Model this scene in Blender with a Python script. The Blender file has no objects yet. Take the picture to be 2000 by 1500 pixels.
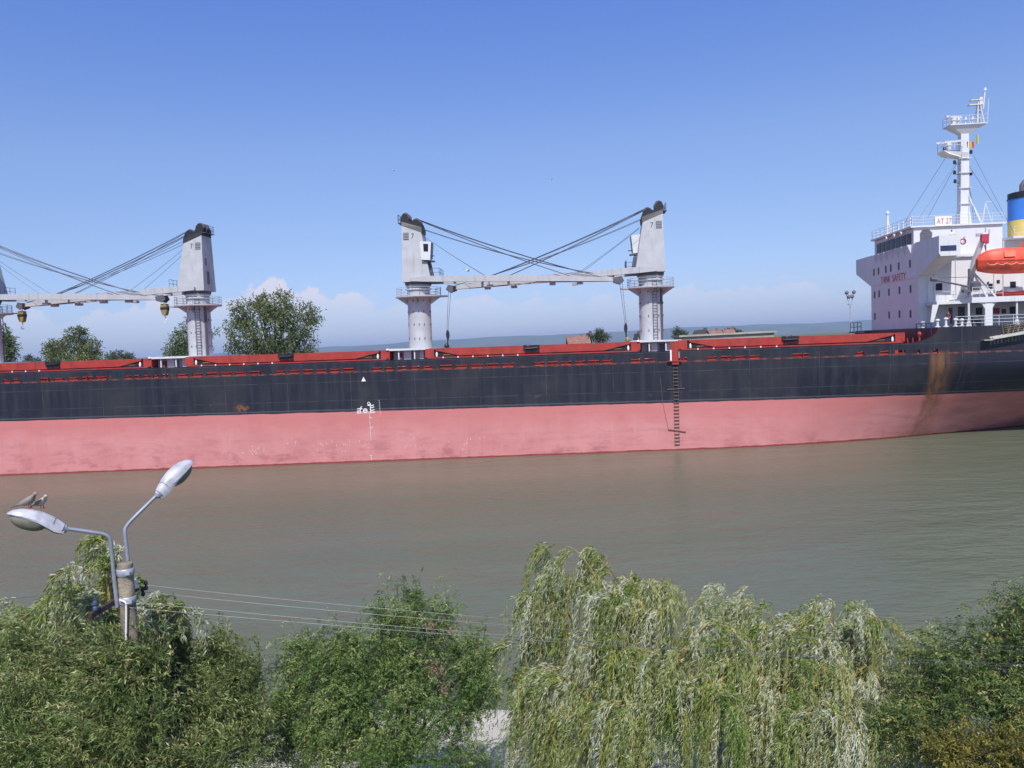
import bpy, math, random
import numpy as np
from mathutils import Matrix, Vector

random.seed(7)
rng = np.random.default_rng(11)
scene = bpy.context.scene
col = scene.collection
rad = math.radians

# ------------------------------------------------------------------ camera
F = 1540.0                                  # focal length in pixels of the 2000 px wide photograph
PITCH, ROLL, HCAM = rad(2.734), rad(2.829), 12.333
TH, TR, ZC = rad(4.797), rad(0.865), 88.0   # ship heading, ship trim, distance of the ship's side
cam_d = bpy.data.cameras.new('camera')
cam_d.sensor_width = 36.0
cam_d.lens = 36.0 * F / 2000.0
cam_d.clip_start = 0.2
cam_d.clip_end = 40000
cam = bpy.data.objects.new('camera', cam_d)
col.objects.link(cam)
_U = Vector((0, math.sin(PITCH), math.cos(PITCH)))
_F = Vector((0, math.cos(PITCH), -math.sin(PITCH)))
_X = Vector((1, 0, 0))
_r = math.cos(ROLL) * _X - math.sin(ROLL) * _U
_u = math.sin(ROLL) * _X + math.cos(ROLL) * _U
m = Matrix((( _r.x, _u.x, -_F.x, 0), (_r.y, _u.y, -_F.y, 0), (_r.z, _u.z, -_F.z, HCAM), (0, 0, 0, 1)))
cam.matrix_world = m
scene.camera = cam

# ------------------------------------------------------------------ sky, sun, exposure
SUN_AZ, SUN_EL = -1.5, 52.0                 # degrees right of straight behind the camera, height
world = bpy.data.worlds.new('World')
scene.world = world
world.use_nodes = True
wn, wl = world.node_tree.nodes, world.node_tree.links
wn.clear()
def wnode(t, **kw):
    n = wn.new(t)
    for k, v in kw.items():
        setattr(n, k, v)
    return n
def wmath(op, a, b=None, c=None, clamp=False):
    n = wnode('ShaderNodeMath', operation=op, use_clamp=clamp)
    for i, x in enumerate((a, b, c)):
        if x is None:
            continue
        if isinstance(x, (int, float)):
            n.inputs[i].default_value = x
        else:
            wl.new(x, n.inputs[i])
    return n.outputs[0]
sky = wnode('ShaderNodeTexSky', sky_type='NISHITA', sun_disc=False, sun_elevation=rad(SUN_EL),
            sun_rotation=rad(180 - SUN_AZ), altitude=0, air_density=1.0, dust_density=0.7, ozone_density=2.2)
geo = wnode('ShaderNodeNewGeometry')
sep = wnode('ShaderNodeSeparateXYZ')
tc = wnode('ShaderNodeTexCoord')
wl.new(tc.outputs['Generated'], sep.inputs[0])
el = wmath('MULTIPLY', wmath('ARCSINE', sep.outputs[2]), 57.2958)
az = wmath('MULTIPLY', wmath('ARCTAN2', sep.outputs[0], sep.outputs[1]), 57.2958)
def wnoise(x, y, scale, detail, rough=0.5, off=0.0):
    cv = wnode('ShaderNodeCombineXYZ')
    wl.new(x, cv.inputs[0]); wl.new(y, cv.inputs[1])
    cv.inputs[2].default_value = off
    n = wnode('ShaderNodeTexNoise')
    n.inputs['Scale'].default_value = scale
    n.inputs['Detail'].default_value = detail
    n.inputs['Roughness'].default_value = rough
    wl.new(cv.outputs[0], n.inputs['Vector'])
    return n.outputs['Fac']
zero = wmath('MULTIPLY', el, 0.0)
big = wnoise(az, zero, 0.16, 2.0, 0.5, 3.7)
fine = wnoise(az, wmath('MULTIPLY', el, 1.35), 0.55, 7.0, 0.6, 1.3)
amp = wnode('ShaderNodeMapRange', interpolation_type='SMOOTHSTEP')     # heaped clouds up river, thin ones down river
amp.inputs[1].default_value = -12.0; amp.inputs[2].default_value = 3.0
amp.inputs[3].default_value = 6.0; amp.inputs[4].default_value = 1.6
wl.new(az, amp.inputs[0])
top = wmath('MULTIPLY_ADD', wmath('SUBTRACT', big, 0.26), amp.outputs[0], 2.9)
edge = wmath('SUBTRACT', wmath('MULTIPLY_ADD', wmath('SUBTRACT', fine, 0.5), 4.6, top), el)
mt = wnode('ShaderNodeMapRange', interpolation_type='SMOOTHSTEP')
mt.inputs[1].default_value = 0.0; mt.inputs[2].default_value = 0.55
wl.new(edge, mt.inputs[0])
mb = wnode('ShaderNodeMapRange', interpolation_type='SMOOTHSTEP')
mb.inputs[1].default_value = 1.6; mb.inputs[2].default_value = 5.0
wl.new(el, mb.inputs[0])
cl = wmath('MULTIPLY', mt.outputs[0], mb.outputs[0])
cl = wmath('MULTIPLY', cl, 0.9)
tint = wnode('ShaderNodeMix', data_type='RGBA', blend_type='MULTIPLY')
tint.inputs['Factor'].default_value = 1.0
wl.new(sky.outputs[0], tint.inputs['A'])
ramp = wnode('ShaderNodeValToRGB')           # bluer than the model's dry air, after the photograph's sky
ramp.color_ramp.elements[0].position = 0.0; ramp.color_ramp.elements[0].color = (0.475, 0.515, 0.785, 1)
ramp.color_ramp.elements[1].position = 0.27; ramp.color_ramp.elements[1].color = (0.455, 0.582, 0.96, 1)
e_ = ramp.color_ramp.elements.new(0.62); e_.color = (0.43, 0.48, 0.64, 1)
e_ = ramp.color_ramp.elements.new(0.085); e_.color = (0.525, 0.555, 0.715, 1)
e_ = ramp.color_ramp.elements.new(0.15); e_.color = (0.59, 0.612, 0.777, 1)
wl.new(wmath('DIVIDE', el, 90.0, clamp=True), ramp.inputs[0])
sc3 = wnode('ShaderNodeVectorMath', operation='SCALE'); sc3.inputs['Scale'].default_value = 1.3
wl.new(ramp.outputs[0], sc3.inputs[0]); wl.new(sc3.outputs[0], tint.inputs['B'])
mixc = wnode('ShaderNodeMix', data_type='RGBA')
wl.new(cl, mixc.inputs['Factor'])
wl.new(tint.outputs['Result'], mixc.inputs['A'])
mixc.inputs['B'].default_value = (5.2, 5.1, 5.8, 1)
bg = wnode('ShaderNodeBackground')
bg.inputs['Strength'].default_value = 0.15
wl.new(mixc.outputs['Result'], bg.inputs['Color'])
wo = wnode('ShaderNodeOutputWorld')
wl.new(bg.outputs[0], wo.inputs[0])

sd = bpy.data.lights.new('sun', 'SUN')
sd.energy = 5.0
sd.angle = rad(0.53)
sd.color = (1.0, 0.96, 0.90)
sun = bpy.data.objects.new('sun', sd)
col.objects.link(sun)
to_sun = Vector((math.sin(rad(SUN_AZ)) * math.cos(rad(SUN_EL)), -math.cos(rad(SUN_AZ)) * math.cos(rad(SUN_EL)), math.sin(rad(SUN_EL))))
sun.rotation_euler = to_sun.to_track_quat('Z', 'Y').to_euler()
sun.location = (20, -40, 60)
scene.view_settings.view_transform = 'Standard'
scene.view_settings.look = 'None'
scene.view_settings.exposure = 0.0
scene.view_settings.gamma = 1.0

# ------------------------------------------------------------------ pixel -> place helpers (photograph is 2000 x 1500)
def ray(px, py):
    xi, ui = (px - 1000) / F, (750 - py) / F
    cr, sr, c, s = math.cos(ROLL), math.sin(ROLL), math.cos(PITCH), math.sin(PITCH)
    X, U = cr * xi + sr * ui, -sr * xi + cr * ui
    return np.array([X, c + s * U, -s + c * U])
SHIP = Matrix.Translation((0, ZC, 0)) @ Matrix.Rotation(-TH, 4, 'Z') @ Matrix.Rotation(TR, 4, 'Y')
_R = np.array(SHIP.to_3x3())
_o = _R.T @ (np.array([0, 0, HCAM]) - np.array([0, ZC, 0]))
def sp(px, py, y):                       # point on the ship's fore-and-aft plane at y -> (s, z)
    d = _R.T @ ray(px, py)
    t = (y - _o[1]) / d[1]
    p = _o + t * d
    return p[0], p[2]
def ss(px, y, z):                        # s of a pixel column at ship y and height z
    s = 0.0
    lo, hi = -130.0, 90.0
    for _ in range(40):
        mid = (lo + hi) / 2
        w = SHIP @ Vector((mid, y, z))
        if proj(w)[0] < px: lo = mid
        else: hi = mid
    return (lo + hi) / 2
def proj(w):
    x, y, z = w[0], w[1], w[2] - HCAM
    c, s = math.cos(PITCH), math.sin(PITCH)
    fy, u = c * y - s * z, s * y + c * z
    X, U = x / fy * F, u / fy * F
    cr, sr = math.cos(ROLL), math.sin(ROLL)
    return 1000 + cr * X - sr * U, 750 - (sr * X + cr * U)
def sf(px, py, s):                       # point on an athwartships plane at s -> (y, z)
    d = _R.T @ ray(px, py)
    t = (s - _o[0]) / d[0]
    p = _o + t * d
    return p[1], p[2]
def wp(px, py, Y):
    d = ray(px, py)
    return np.array([0, 0, HCAM]) + d * (Y / d[1])

# ------------------------------------------------------------------ mesh helpers
class MB:
    def __init__(self):
        self.v, self.f, self.m = [], [], []
    def add(self, vs, fs, mi=0):
        b = len(self.v)
        self.v += [tuple(map(float, p)) for p in vs]
        self.f += [tuple(b + i for i in f) for f in fs]
        self.m += [mi] * len(fs)
        return self
    def box(self, x0, x1, y0, y1, z0, z1, mi=0):
        vs = [(x, y, z) for z in (z0, z1) for y in (y0, y1) for x in (x0, x1)]
        return self.add(vs, [(0, 2, 3, 1), (4, 5, 7, 6), (0, 1, 5, 4), (2, 6, 7, 3), (0, 4, 6, 2), (1, 3, 7, 5)], mi)
    def obox(self, M, x0, x1, y0, y1, z0, z1, mi=0):
        vs = [M @ Vector((x, y, z)) for z in (z0, z1) for y in (y0, y1) for x in (x0, x1)]
        return self.add(vs, [(0, 2, 3, 1), (4, 5, 7, 6), (0, 1, 5, 4), (2, 6, 7, 3), (0, 4, 6, 2), (1, 3, 7, 5)], mi)
    def prism(self, poly, axis, c0, c1, mi=0):
        n = len(poly)
        def P(a, b, c):
            return (a, c, b) if axis == 'y' else ((c, a, b) if axis == 'x' else (a, b, c))
        vs = [P(a, b, c0) for a, b in poly] + [P(a, b, c1) for a, b in poly]
        fs = [tuple(range(n)), tuple(range(2 * n - 1, n - 1, -1))]
        fs += [(i, i + n, (i + 1) % n + n, (i + 1) % n) for i in range(n)]
        return self.add(vs, fs, mi)
    def loft(self, a, b, mi=0):                       # two rings of equal count
        n = len(a)
        fs = [tuple(range(n)), tuple(range(2 * n - 1, n - 1, -1))]
        fs += [(i, i + n, (i + 1) % n + n, (i + 1) % n) for i in range(n)]
        return self.add(list(a) + list(b), fs, mi)
    def rings(self, rs, mi=0, cap=True):
        n = len(rs[0]); vs = [p for r in rs for p in r]; fs = []
        for k in range(len(rs) - 1):
            for i in range(n):
                j = (i + 1) % n
                fs.append((k * n + i, k * n + j, (k + 1) * n + j, (k + 1) * n + i))
        if cap:
            fs.append(tuple(range(n - 1, -1, -1)))
            fs.append(tuple(range((len(rs) - 1) * n, len(rs) * n)))
        return self.add(vs, fs, mi)
    def tube(self, pts, r, n=6, mi=0):
        pts = [Vector(p) for p in pts]
        rr = [float(q) for q in r] if isinstance(r, (list, tuple)) else [float(r)] * len(pts)
        rs = []; up = None
        for i, p in enumerate(pts):
            t = (pts[min(i + 1, len(pts) - 1)] - pts[max(i - 1, 0)])
            if t.length < 1e-9: t = Vector((0, 0, 1))
            t.normalize()
            if up is None:
                up = Vector((0, 0, 1)) if abs(t.z) < 0.9 else Vector((1, 0, 0))
            a = t.cross(up)
            if a.length < 1e-6:
                a = t.cross(Vector((1, 0.3, 0)))
            a.normalize(); b = a.cross(t).normalized(); up = b
            rs.append([p + rr[i] * (math.cos(2 * math.pi * k / n) * a + math.sin(2 * math.pi * k / n) * b) for k in range(n)])
        return self.rings(rs, mi)
    def lathe(self, prof, c=(0, 0), n=24, mi=0, sy=1.0):
        rs = [[(c[0] + r * math.cos(2 * math.pi * k / n), c[1] + sy * r * math.sin(2 * math.pi * k / n), z) for k in range(n)] for r, z in prof]
        return self.rings(rs, mi)
    def build(self, name, mats, parent=None, smooth=None, loc=None):
        me = bpy.data.meshes.new(name)
        me.from_pydata(self.v, [], self.f)
        if not isinstance(mats, (list, tuple)): mats = [mats]
        for mm in mats: me.materials.append(mm)
        if len(mats) > 1:
            me.polygons.foreach_set('material_index', self.m)
        import bmesh
        bm = bmesh.new(); bm.from_mesh(me)
        bmesh.ops.recalc_face_normals(bm, faces=bm.faces)
        bm.to_mesh(me); bm.free()
        if smooth is not None:
            me.shade_smooth()
            me.set_sharp_from_angle(angle=rad(smooth))
        o = bpy.data.objects.new(name, me)
        col.objects.link(o)
        if parent is not None: o.parent = parent
        if loc is not None: o.location = loc
        return o
def tag(o, label, cat, group=None):
    o['label'] = label; o['category'] = cat
    if group: o['group'] = group
    return o
def struct(o):
    o['kind'] = 'structure'; return o
def empty(name, mat=None, loc=None):
    o = bpy.data.objects.new(name, None)
    o.empty_display_size = 0.3
    col.objects.link(o)
    if mat is not None: o.matrix_world = mat
    if loc is not None: o.location = loc
    return o
def copy_tree(o, parent=None):
    c = o.copy(); col.objects.link(c); c.parent = parent
    for ch in o.children:
        if ch.name in bpy.data.objects: copy_tree(ch, c)
    return c
def railing(mb, pts, h=1.05, step=1.5, nr=3, r=0.028, mi=0):
    for a, b in zip(pts[:-1], pts[1:]):
        a, b = Vector(a), Vector(b)
        n = max(1, int(round((b - a).length / step)))
        for k in range(n + 1):
            p = a.lerp(b, k / n)
            mb.tube([p, p + Vector((0, 0, h))], r, 5, mi)
        for j in range(nr):
            z = Vector((0, 0, h * (j + 1) / nr))
            mb.tube([a + z, b + z], r * 0.9, 5, mi)
def text_obj(name, s, size, mat, parent, M, depth=0.01, sx=1.0):
    cu = bpy.data.curves.new(name + '_curve', 'FONT')
    cu.body = s; cu.size = size; cu.extrude = depth; cu.align_x = 'LEFT'
    t = bpy.data.objects.new('tmp_text', cu)
    col.objects.link(t)
    dg = bpy.context.evaluated_depsgraph_get()
    me = bpy.data.meshes.new_from_object(t.evaluated_get(dg))
    bpy.data.objects.remove(t); bpy.data.curves.remove(cu)
    me.transform(Matrix.Diagonal((sx, 1, 1, 1)))
    me.materials.clear(); me.materials.append(mat)
    o = bpy.data.objects.new(name, me)
    col.objects.link(o)
    if parent is not None: o.parent = parent
    o.matrix_local = M
    return o

# ------------------------------------------------------------------ materials
def new_mat(name):
    mt_ = bpy.data.materials.new(name); mt_.use_nodes = True
    nt = mt_.node_tree
    return mt_, nt, nt.nodes['Principled BSDF']
class NT:
    def __init__(self, nt): self.nt = nt
    def n(self, t, **kw):
        x = self.nt.nodes.new(t)
        for k, v in kw.items(): setattr(x, k, v)
        return x
    def l(self, a, b): self.nt.links.new(a, b)
    def put(self, sock, x):
        if isinstance(x, (int, float)): sock.default_value = x
        elif isinstance(x, (tuple, list)): sock.default_value = x
        else: self.l(x, sock)
    def math(self, op, a, b=None, c=None, clamp=False):
        x = self.n('ShaderNodeMath', operation=op, use_clamp=clamp)
        for i, v in enumerate((a, b, c)):
            if v is not None: self.put(x.inputs[i], v)
        return x.outputs[0]
    def step(self, x, a, b, o0=0.0, o1=1.0):
        r = self.n('ShaderNodeMapRange', interpolation_type='SMOOTHSTEP')
        self.put(r.inputs[0], x)
        for i, v in zip((1, 2, 3, 4), (a, b, o0, o1)): self.put(r.inputs[i], v)
        return r.outputs[0]
    def mix(self, f, a, b, blend='MIX'):
        x = self.n('ShaderNodeMix', data_type='RGBA', blend_type=blend)
        self.put(x.inputs['Factor'], f)
        def c4(v): return tuple(v) + (1,) if isinstance(v, (tuple, list)) and len(v) == 3 else v
        self.put(x.inputs['A'], c4(a)); self.put(x.inputs['B'], c4(b))
        return x.outputs['Result']
    def noise(self, vec, scale, detail=4.0, rough=0.55, sc=None):
        if sc is not None:
            mp = self.n('ShaderNodeMapping'); mp.inputs['Scale'].default_value = sc
            self.l(vec, mp.inputs['Vector']); vec = mp.outputs[0]
        x = self.n('ShaderNodeTexNoise')
        x.inputs['Scale'].default_value = scale; x.inputs['Detail'].default_value = detail; x.inputs['Roughness'].default_value = rough
        self.l(vec, x.inputs['Vector'])
        return x.outputs['Fac']
    def obj(self):
        return self.n('ShaderNodeTexCoord').outputs['Object']
def paint(name, c, rough=0.5, var=0.12, scale=1.2, streak=0.0, rust=0.0, metal=0.0, dirt=(0.12, 0.09, 0.06), bump=0.0, spec=0.4):
    mt_, nt, b = new_mat(name); N = NT(nt)
    o = N.obj()
    f = N.noise(o, scale, 5)
    lo = tuple(x * (1 - var) for x in c); hi = tuple(min(1, x * (1 + var)) for x in c)
    colr = N.mix(N.step(f, 0.3, 0.7), lo, hi)
    if streak:
        g = N.noise(o, 1.0, 5, 0.6, (2.6, 2.6, 0.16))
        colr = N.mix(N.math('MULTIPLY', N.step(g, 0.52, 0.78), streak), colr, dirt)
    if rust:
        g = N.noise(o, 2.3, 8, 0.7, (1, 1, 0.55))
        colr = N.mix(N.math('MULTIPLY', N.step(g, 0.62, 0.72), rust), colr, (0.16, 0.06, 0.025))
    N.l(colr, b.inputs['Base Color'])
    b.inputs['Roughness'].default_value = rough
    b.inputs['Metallic'].default_value = metal
    b.inputs['Specular IOR Level'].default_value = spec
    if bump:
        bm = N.n('ShaderNodeBump'); bm.inputs['Strength'].default_value = bump; bm.inputs['Distance'].default_value = 0.02
        N.l(N.noise(o, scale * 6, 6), bm.inputs['Height']); N.l(bm.outputs[0], b.inputs['Normal'])
    return mt_
M = {}
M['white'] = paint('ship_white', (0.635, 0.635, 0.645), 0.45, 0.03, 0.8, streak=0.30, rust=0.25, dirt=(0.42, 0.36, 0.28))
M['crane'] = paint('crane_grey', (0.43, 0.44, 0.46), 0.5, 0.07, 0.9, streak=0.6, rust=0.6, dirt=(0.30, 0.27, 0.23))
M['red'] = paint('hatch_red', (0.35, 0.042, 0.030), 0.5, 0.16, 0.9, streak=0.3, rust=0.35, dirt=(0.14, 0.03, 0.02))
M['deckred'] = paint('deck_red', (0.17, 0.03, 0.024), 0.65, 0.2, 0.7, rust=0.6)
M['dred'] = paint('dark_red', (0.17, 0.03, 0.03), 0.6, 0.2, 0.8, streak=0.3)
M['blk'] = paint('black_fitting', (0.018, 0.018, 0.022), 0.5, 0.3, 2)
M['sblk'] = paint('black_side', (0.030, 0.031, 0.038), 0.55, 0.25, 0.7, streak=0.5, rust=0.35, dirt=(0.075, 0.065, 0.06))
M['grey'] = paint('house_grey', (0.36, 0.37, 0.40), 0.55, 0.08, 1.2, streak=0.5, rust=0.4)
M['lgrey'] = paint('light_grey', (0.62, 0.63, 0.64), 0.5, 0.05, 1.2, streak=0.3)
M['dgrey'] = paint('dark_grey', (0.10, 0.10, 0.12), 0.55, 0.1, 1.2)
M['glass'] = paint('window_glass', (0.015, 0.018, 0.028), 0.3, 0.1, 1.0, spec=0.2)
M['navy'] = paint('navy_blue', (0.03, 0.035, 0.10), 0.45, 0.1, 1.0)
M['orange'] = paint('lifeboat_orange', (0.72, 0.085, 0.04), 0.5, 0.16, 1.6, streak=0.5, rust=0.2, dirt=(0.42, 0.13, 0.08))
M['yellow'] = paint('hook_yellow', (0.24, 0.18, 0.06), 0.5, 0.2, 3, rust=0.6)
M['steel'] = paint('wire_steel', (0.10, 0.11, 0.15), 0.5, 0.1, 4)
M['rope'] = paint('old_rope', (0.20, 0.16, 0.11), 0.85, 0.2, 6)
M['wood'] = paint('rung_wood', (0.16, 0.11, 0.075), 0.8, 0.25, 5)
M['alu'] = paint('gangway_aluminium', (0.50, 0.49, 0.44), 0.5, 0.12, 2, rust=0.4)
M['mark'] = paint('white_marking', (0.78, 0.76, 0.72), 0.6, 0.06, 3)
M['redtext'] = paint('red_lettering', (0.42, 0.04, 0.07), 0.6, 0.1, 3)
M['fblue'] = paint('funnel_blue', (0.06, 0.22, 0.66), 0.4, 0.06, 0.9)
M['fyel'] = paint('funnel_yellow', (0.76, 0.58, 0.14), 0.45, 0.08, 0.9, rust=0.1)
M['concrete'] = paint('quay_concrete', (0.47, 0.44, 0.39), 0.85, 0.1, 0.9, bump=0.3)
M['skin'] = paint('skin', (0.42, 0.24, 0.17), 0.6, 0.05)
M['hair'] = paint('dark_hair', (0.025, 0.02, 0.018), 0.7, 0.1)
M['shirt'] = paint('white_shirt', (0.70, 0.68, 0.66), 0.8, 0.05, 4)
M['overall'] = paint('maroon_clothing', (0.18, 0.05, 0.05), 0.8, 0.1, 4)

# hull paint: black above, faded red boot topping below, wear and rust of its own shape, red darker aft
def hull_material():
    mt_, nt, b = new_mat('hull_paint'); N = NT(nt)
    o = N.obj()
    sx = N.n('ShaderNodeSeparateXYZ'); N.l(o, sx.inputs[0])
    S, Z = sx.outputs[0], sx.outputs[2]
    # upper black
    st = N.noise(o, 1.0, 6, 0.65, (1.3, 1.3, 0.11))
    bl = N.noise(o, 0.16, 4, 0.55)
    blk = N.mix(N.step(st, 0.40, 0.74), (0.010, 0.011, 0.021), (0.030, 0.031, 0.042))
    blk = N.mix(N.math('MULTIPLY', N.step(bl, 0.42, 0.66), 0.55), blk, (0.038, 0.037, 0.038))
    plate = N.noise(o, 1.0, 1, 0.4, (0.42, 0.42, 0.55))
    blk = N.mix(N.math('MULTIPLY', N.step(plate, 0.5, 0.56), 0.28), blk, (0.014, 0.015, 0.026))
    scuff = N.noise(o, 1.0, 9, 0.75, (0.55, 0.55, 1.9))
    low = N.math('MULTIPLY', N.step(Z, 5.3, 5.9), N.step(Z, 8.2, 6.0))
    blk = N.mix(N.math('MULTIPLY', N.math('MULTIPLY', N.step(scuff, 0.60, 0.72), low), 0.55), blk, (0.24, 0.20, 0.20))
    seam = N.math('MULTIPLY', N.step(N.math('ABSOLUTE', N.math('SUBTRACT', Z, N.math('MULTIPLY_ADD', N.noise(o, 0.5, 2), 0.10, 5.72))), 0.10, 0.02), 0.45)
    blk = N.mix(seam, blk, (0.13, 0.14, 0.17))
    patch = N.math('MULTIPLY', N.step(S, 49.55, 49.75), N.math('MULTIPLY', N.step(Z, 10.95, 10.75), N.step(Z, 5.7, 7.2)))
    blk = N.mix(N.math('MULTIPLY', patch, 0.85), blk, (0.013, 0.014, 0.028))
    # lower faded red
    p1 = N.noise(o, 0.22, 5, 0.6)
    p2 = N.noise(o, 1.0, 6, 0.65, (0.35, 0.35, 1.4))
    pk = N.mix(N.step(p1, 0.3, 0.7), (0.53, 0.205, 0.195), (0.59, 0.25, 0.24))
    pk = N.mix(N.math('MULTIPLY', N.step(p2, 0.46, 0.72), 0.7), pk, (0.46, 0.175, 0.175))
    vs = N.noise(o, 1.0, 5, 0.6, (1.7, 1.7, 0.13))
    pk = N.mix(N.math('MULTIPLY', N.step(vs, 0.54, 0.8), 0.35), pk, (0.63, 0.335, 0.325))
    pk = N.mix(N.step(N.math('ADD', Z, N.math('MULTIPLY', N.math('SUBTRACT', N.noise(o, 0.3, 4), 0.5), 2.5)), 2.6, 5.2, 0.0, 0.75), pk, (0.53, 0.165, 0.155))
    d1 = N.noise(o, 1.0, 8, 0.72, (0.35, 0.35, 0.8))
    wet = N.step(Z, 3.0, 0.6)
    pk = N.mix(N.math('MULTIPLY', N.math('MULTIPLY', N.step(d1, 0.48, 0.68), wet), 0.7), pk, (0.34, 0.115, 0.115))
    d2 = N.noise(o, 2.3, 8, 0.75)
    pk = N.mix(N.math('MULTIPLY', N.step(d2, 0.66, 0.73), 0.6), pk, (0.28, 0.10, 0.09))
    d3 = N.noise(o, 1.7, 9, 0.8, (1.2, 1.2, 1.0))
    pk = N.mix(N.math('MULTIPLY', N.math('MULTIPLY', N.step(d3, 0.64, 0.69), N.step(Z, 2.8, 1.6)), 0.6), pk, (0.82, 0.62, 0.60))
    aft = N.step(S, 30.0, 56.0)  # red darkens towards the stern, broken by stretched noise
    pk = N.mix(N.math('MULTIPLY', N.math('MULTIPLY', aft, N.step(N.noise(o, 1.0, 5, 0.6, (0.2, 0.2, 0.9)), 0.35, 0.6)), 0.55), pk, (0.30, 0.12, 0.10))
    # welded plate seams
    sv = N.math('ABSOLUTE', N.math('SUBTRACT', N.math('FRACT', N.math('DIVIDE', S, 7.4)), 0.5))
    sh_ = N.math('ABSOLUTE', N.math('SUBTRACT', N.math('FRACT', N.math('DIVIDE', N.math('ADD', Z, 0.7), 2.15)), 0.5))
    sm = N.math('MAXIMUM', N.step(sv, 0.008, 0.002), N.step(sh_, 0.024, 0.008))
    sm = N.math('MULTIPLY', sm, N.step(N.noise(o, 0.7, 3), 0.35, 0.6, 0.1, 0.6))
    pk = N.mix(N.math('MULTIPLY', sm, 0.45), pk, (0.40, 0.15, 0.145))
    blk = N.mix(sm, blk, (0.075, 0.073, 0.078))
    # edge between the two coats
    e = N.math('MULTIPLY_ADD', N.math('SUBTRACT', N.noise(o, 0.35, 3), 0.5), 0.22, 5.53)
    cl_ = N.mix(N.step(N.math('SUBTRACT', Z, e), -0.025, 0.025), pk, blk)
    # wet red edge at the waterline (world height)
    gp = N.n('ShaderNodeNewGeometry'); gs = N.n('ShaderNodeSeparateXYZ'); N.l(gp.outputs['Position'], gs.inputs[0])
    wz = N.math('ADD', gs.outputs[2], N.math('MULTIPLY', N.math('SUBTRACT', N.noise(o, 0.9, 4), 0.5), -0.22))
    cl_ = N.mix(N.step(wz, 0.20, 0.12), cl_, (0.26, 0.035, 0.035))
    # rust run below the aft scupper
    drift = N.math('MULTIPLY', N.math('SUBTRACT', 10.0, Z), -0.10)
    drift = N.math('MULTIPLY', drift, N.step(Z, 7.0, 0.0, 0.15, 1.0))
    c0 = N.math('ADD', 45.45, drift)
    ds = N.math('SUBTRACT', S, c0)
    rr = N.math('MULTIPLY', N.step(ds, -0.9, -0.15), N.step(ds, 2.4, 0.3))
    rn = N.noise(o, 1.0, 6, 0.7, (1.9, 1.9, 0.17))
    rr = N.math('MULTIPLY', rr, N.step(Z, 10.6, 9.6))
    rr = N.math('MULTIPLY', rr, N.step(Z, -1.5, 6.0, 0.35, 1.0))
    rr = N.math('MULTIPLY', rr, N.step(rn, 0.32, 0.62, 0.25, 0.95))
    cl_ = N.mix(rr, cl_, (0.175, 0.082, 0.036))
    # rusty rub at the edge amidships
    bx = N.math('SUBTRACT', S, sp(472, 797, 0)[0]); bz = N.math('SUBTRACT', Z, sp(472, 797, 0)[1])
    dd = N.math('ADD', N.math('POWER', N.math('DIVIDE', bx, 1.1), 2), N.math('POWER', N.math('DIVIDE', bz, 0.5), 2))
    cl_ = N.mix(N.math('MULTIPLY', N.step(dd, 1.0, 0.1), N.step(N.noise(o, 2.5, 6), 0.35, 0.6)), cl_, (0.20, 0.075, 0.03))
    # rust line along the sheer
    band = N.math('MULTIPLY', N.step(Z, 9.90, 10.0), N.step(Z, 10.16, 10.07))
    cl_ = N.mix(N.math('MULTIPLY', band, N.step(N.noise(o, 1.3, 5), 0.40, 0.62, 0.1, 0.85)), cl_, (0.22, 0.07, 0.04))
    cl_ = N.mix(N.math('MULTIPLY', N.math('MULTIPLY', N.step(Z, 10.02, 10.1), N.step(Z, 11.4, 10.3)), N.step(N.noise(o, 1.1, 6, 0.65, (1, 1, 0.5)), 0.56, 0.7, 0.0, 0.6)), cl_, (0.13, 0.05, 0.035))
    N.l(cl_, b.inputs['Base Color'])
    b.inputs['Roughness'].default_value = 0.55
    b.inputs['Specular IOR Level'].default_value = 0.35
    bm = N.n('ShaderNodeBump'); bm.inputs['Strength'].default_value = 0.35; bm.inputs['Distance'].default_value = 0.12
    N.l(N.noise(o, 1.0, 3, 0.5, (0.5, 0.5, 0.35)), bm.inputs['Height']); N.l(bm.outputs[0], b.inputs['Normal'])
    return mt_
M['hull'] = hull_material()

# ------------------------------------------------------------------ water, banks, hills
def water_material():
    mt_, nt, b = new_mat('river_water'); N = NT(nt)
    gp = N.n('ShaderNodeNewGeometry').outputs['Position']
    f = N.noise(gp, 0.05, 5, 0.6, (0.35, 1.8, 1))
    N.l(N.mix(N.step(f, 0.35, 0.65), (0.111, 0.131, 0.083), (0.124, 0.140, 0.092)), b.inputs['Base Color'])
    b.inputs['Roughness'].default_value = 0.22
    b.inputs['IOR'].default_value = 1.33
    h = N.math('ADD', N.math('MULTIPLY', N.noise(gp, 1.5, 5, 0.6, (0.75, 1.25, 1)), 0.6), N.math('MULTIPLY', N.noise(gp, 0.28, 4, 0.55, (0.8, 1.4, 1)), 1.6))
    calm = N.step(N.noise(gp, 0.035, 4, 0.55, (0.5, 1.6, 1)), 0.36, 0.62, 0.45, 1.05)
    bm = N.n('ShaderNodeBump'); bm.inputs['Distance'].default_value = 0.35
    N.l(N.math('MULTIPLY', calm, 0.72), bm.inputs['Strength'])
    N.l(h, bm.inputs['Height']); N.l(bm.outputs[0], b.inputs['Normal'])
    return mt_
w = MB()
w.add([(-1500, 16, 0), (1500, 16, 0), (1500, 136, 0), (-1500, 136, 0)], [(0, 1, 2, 3)])
wob = struct(w.build('river_water', water_material()))
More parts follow.
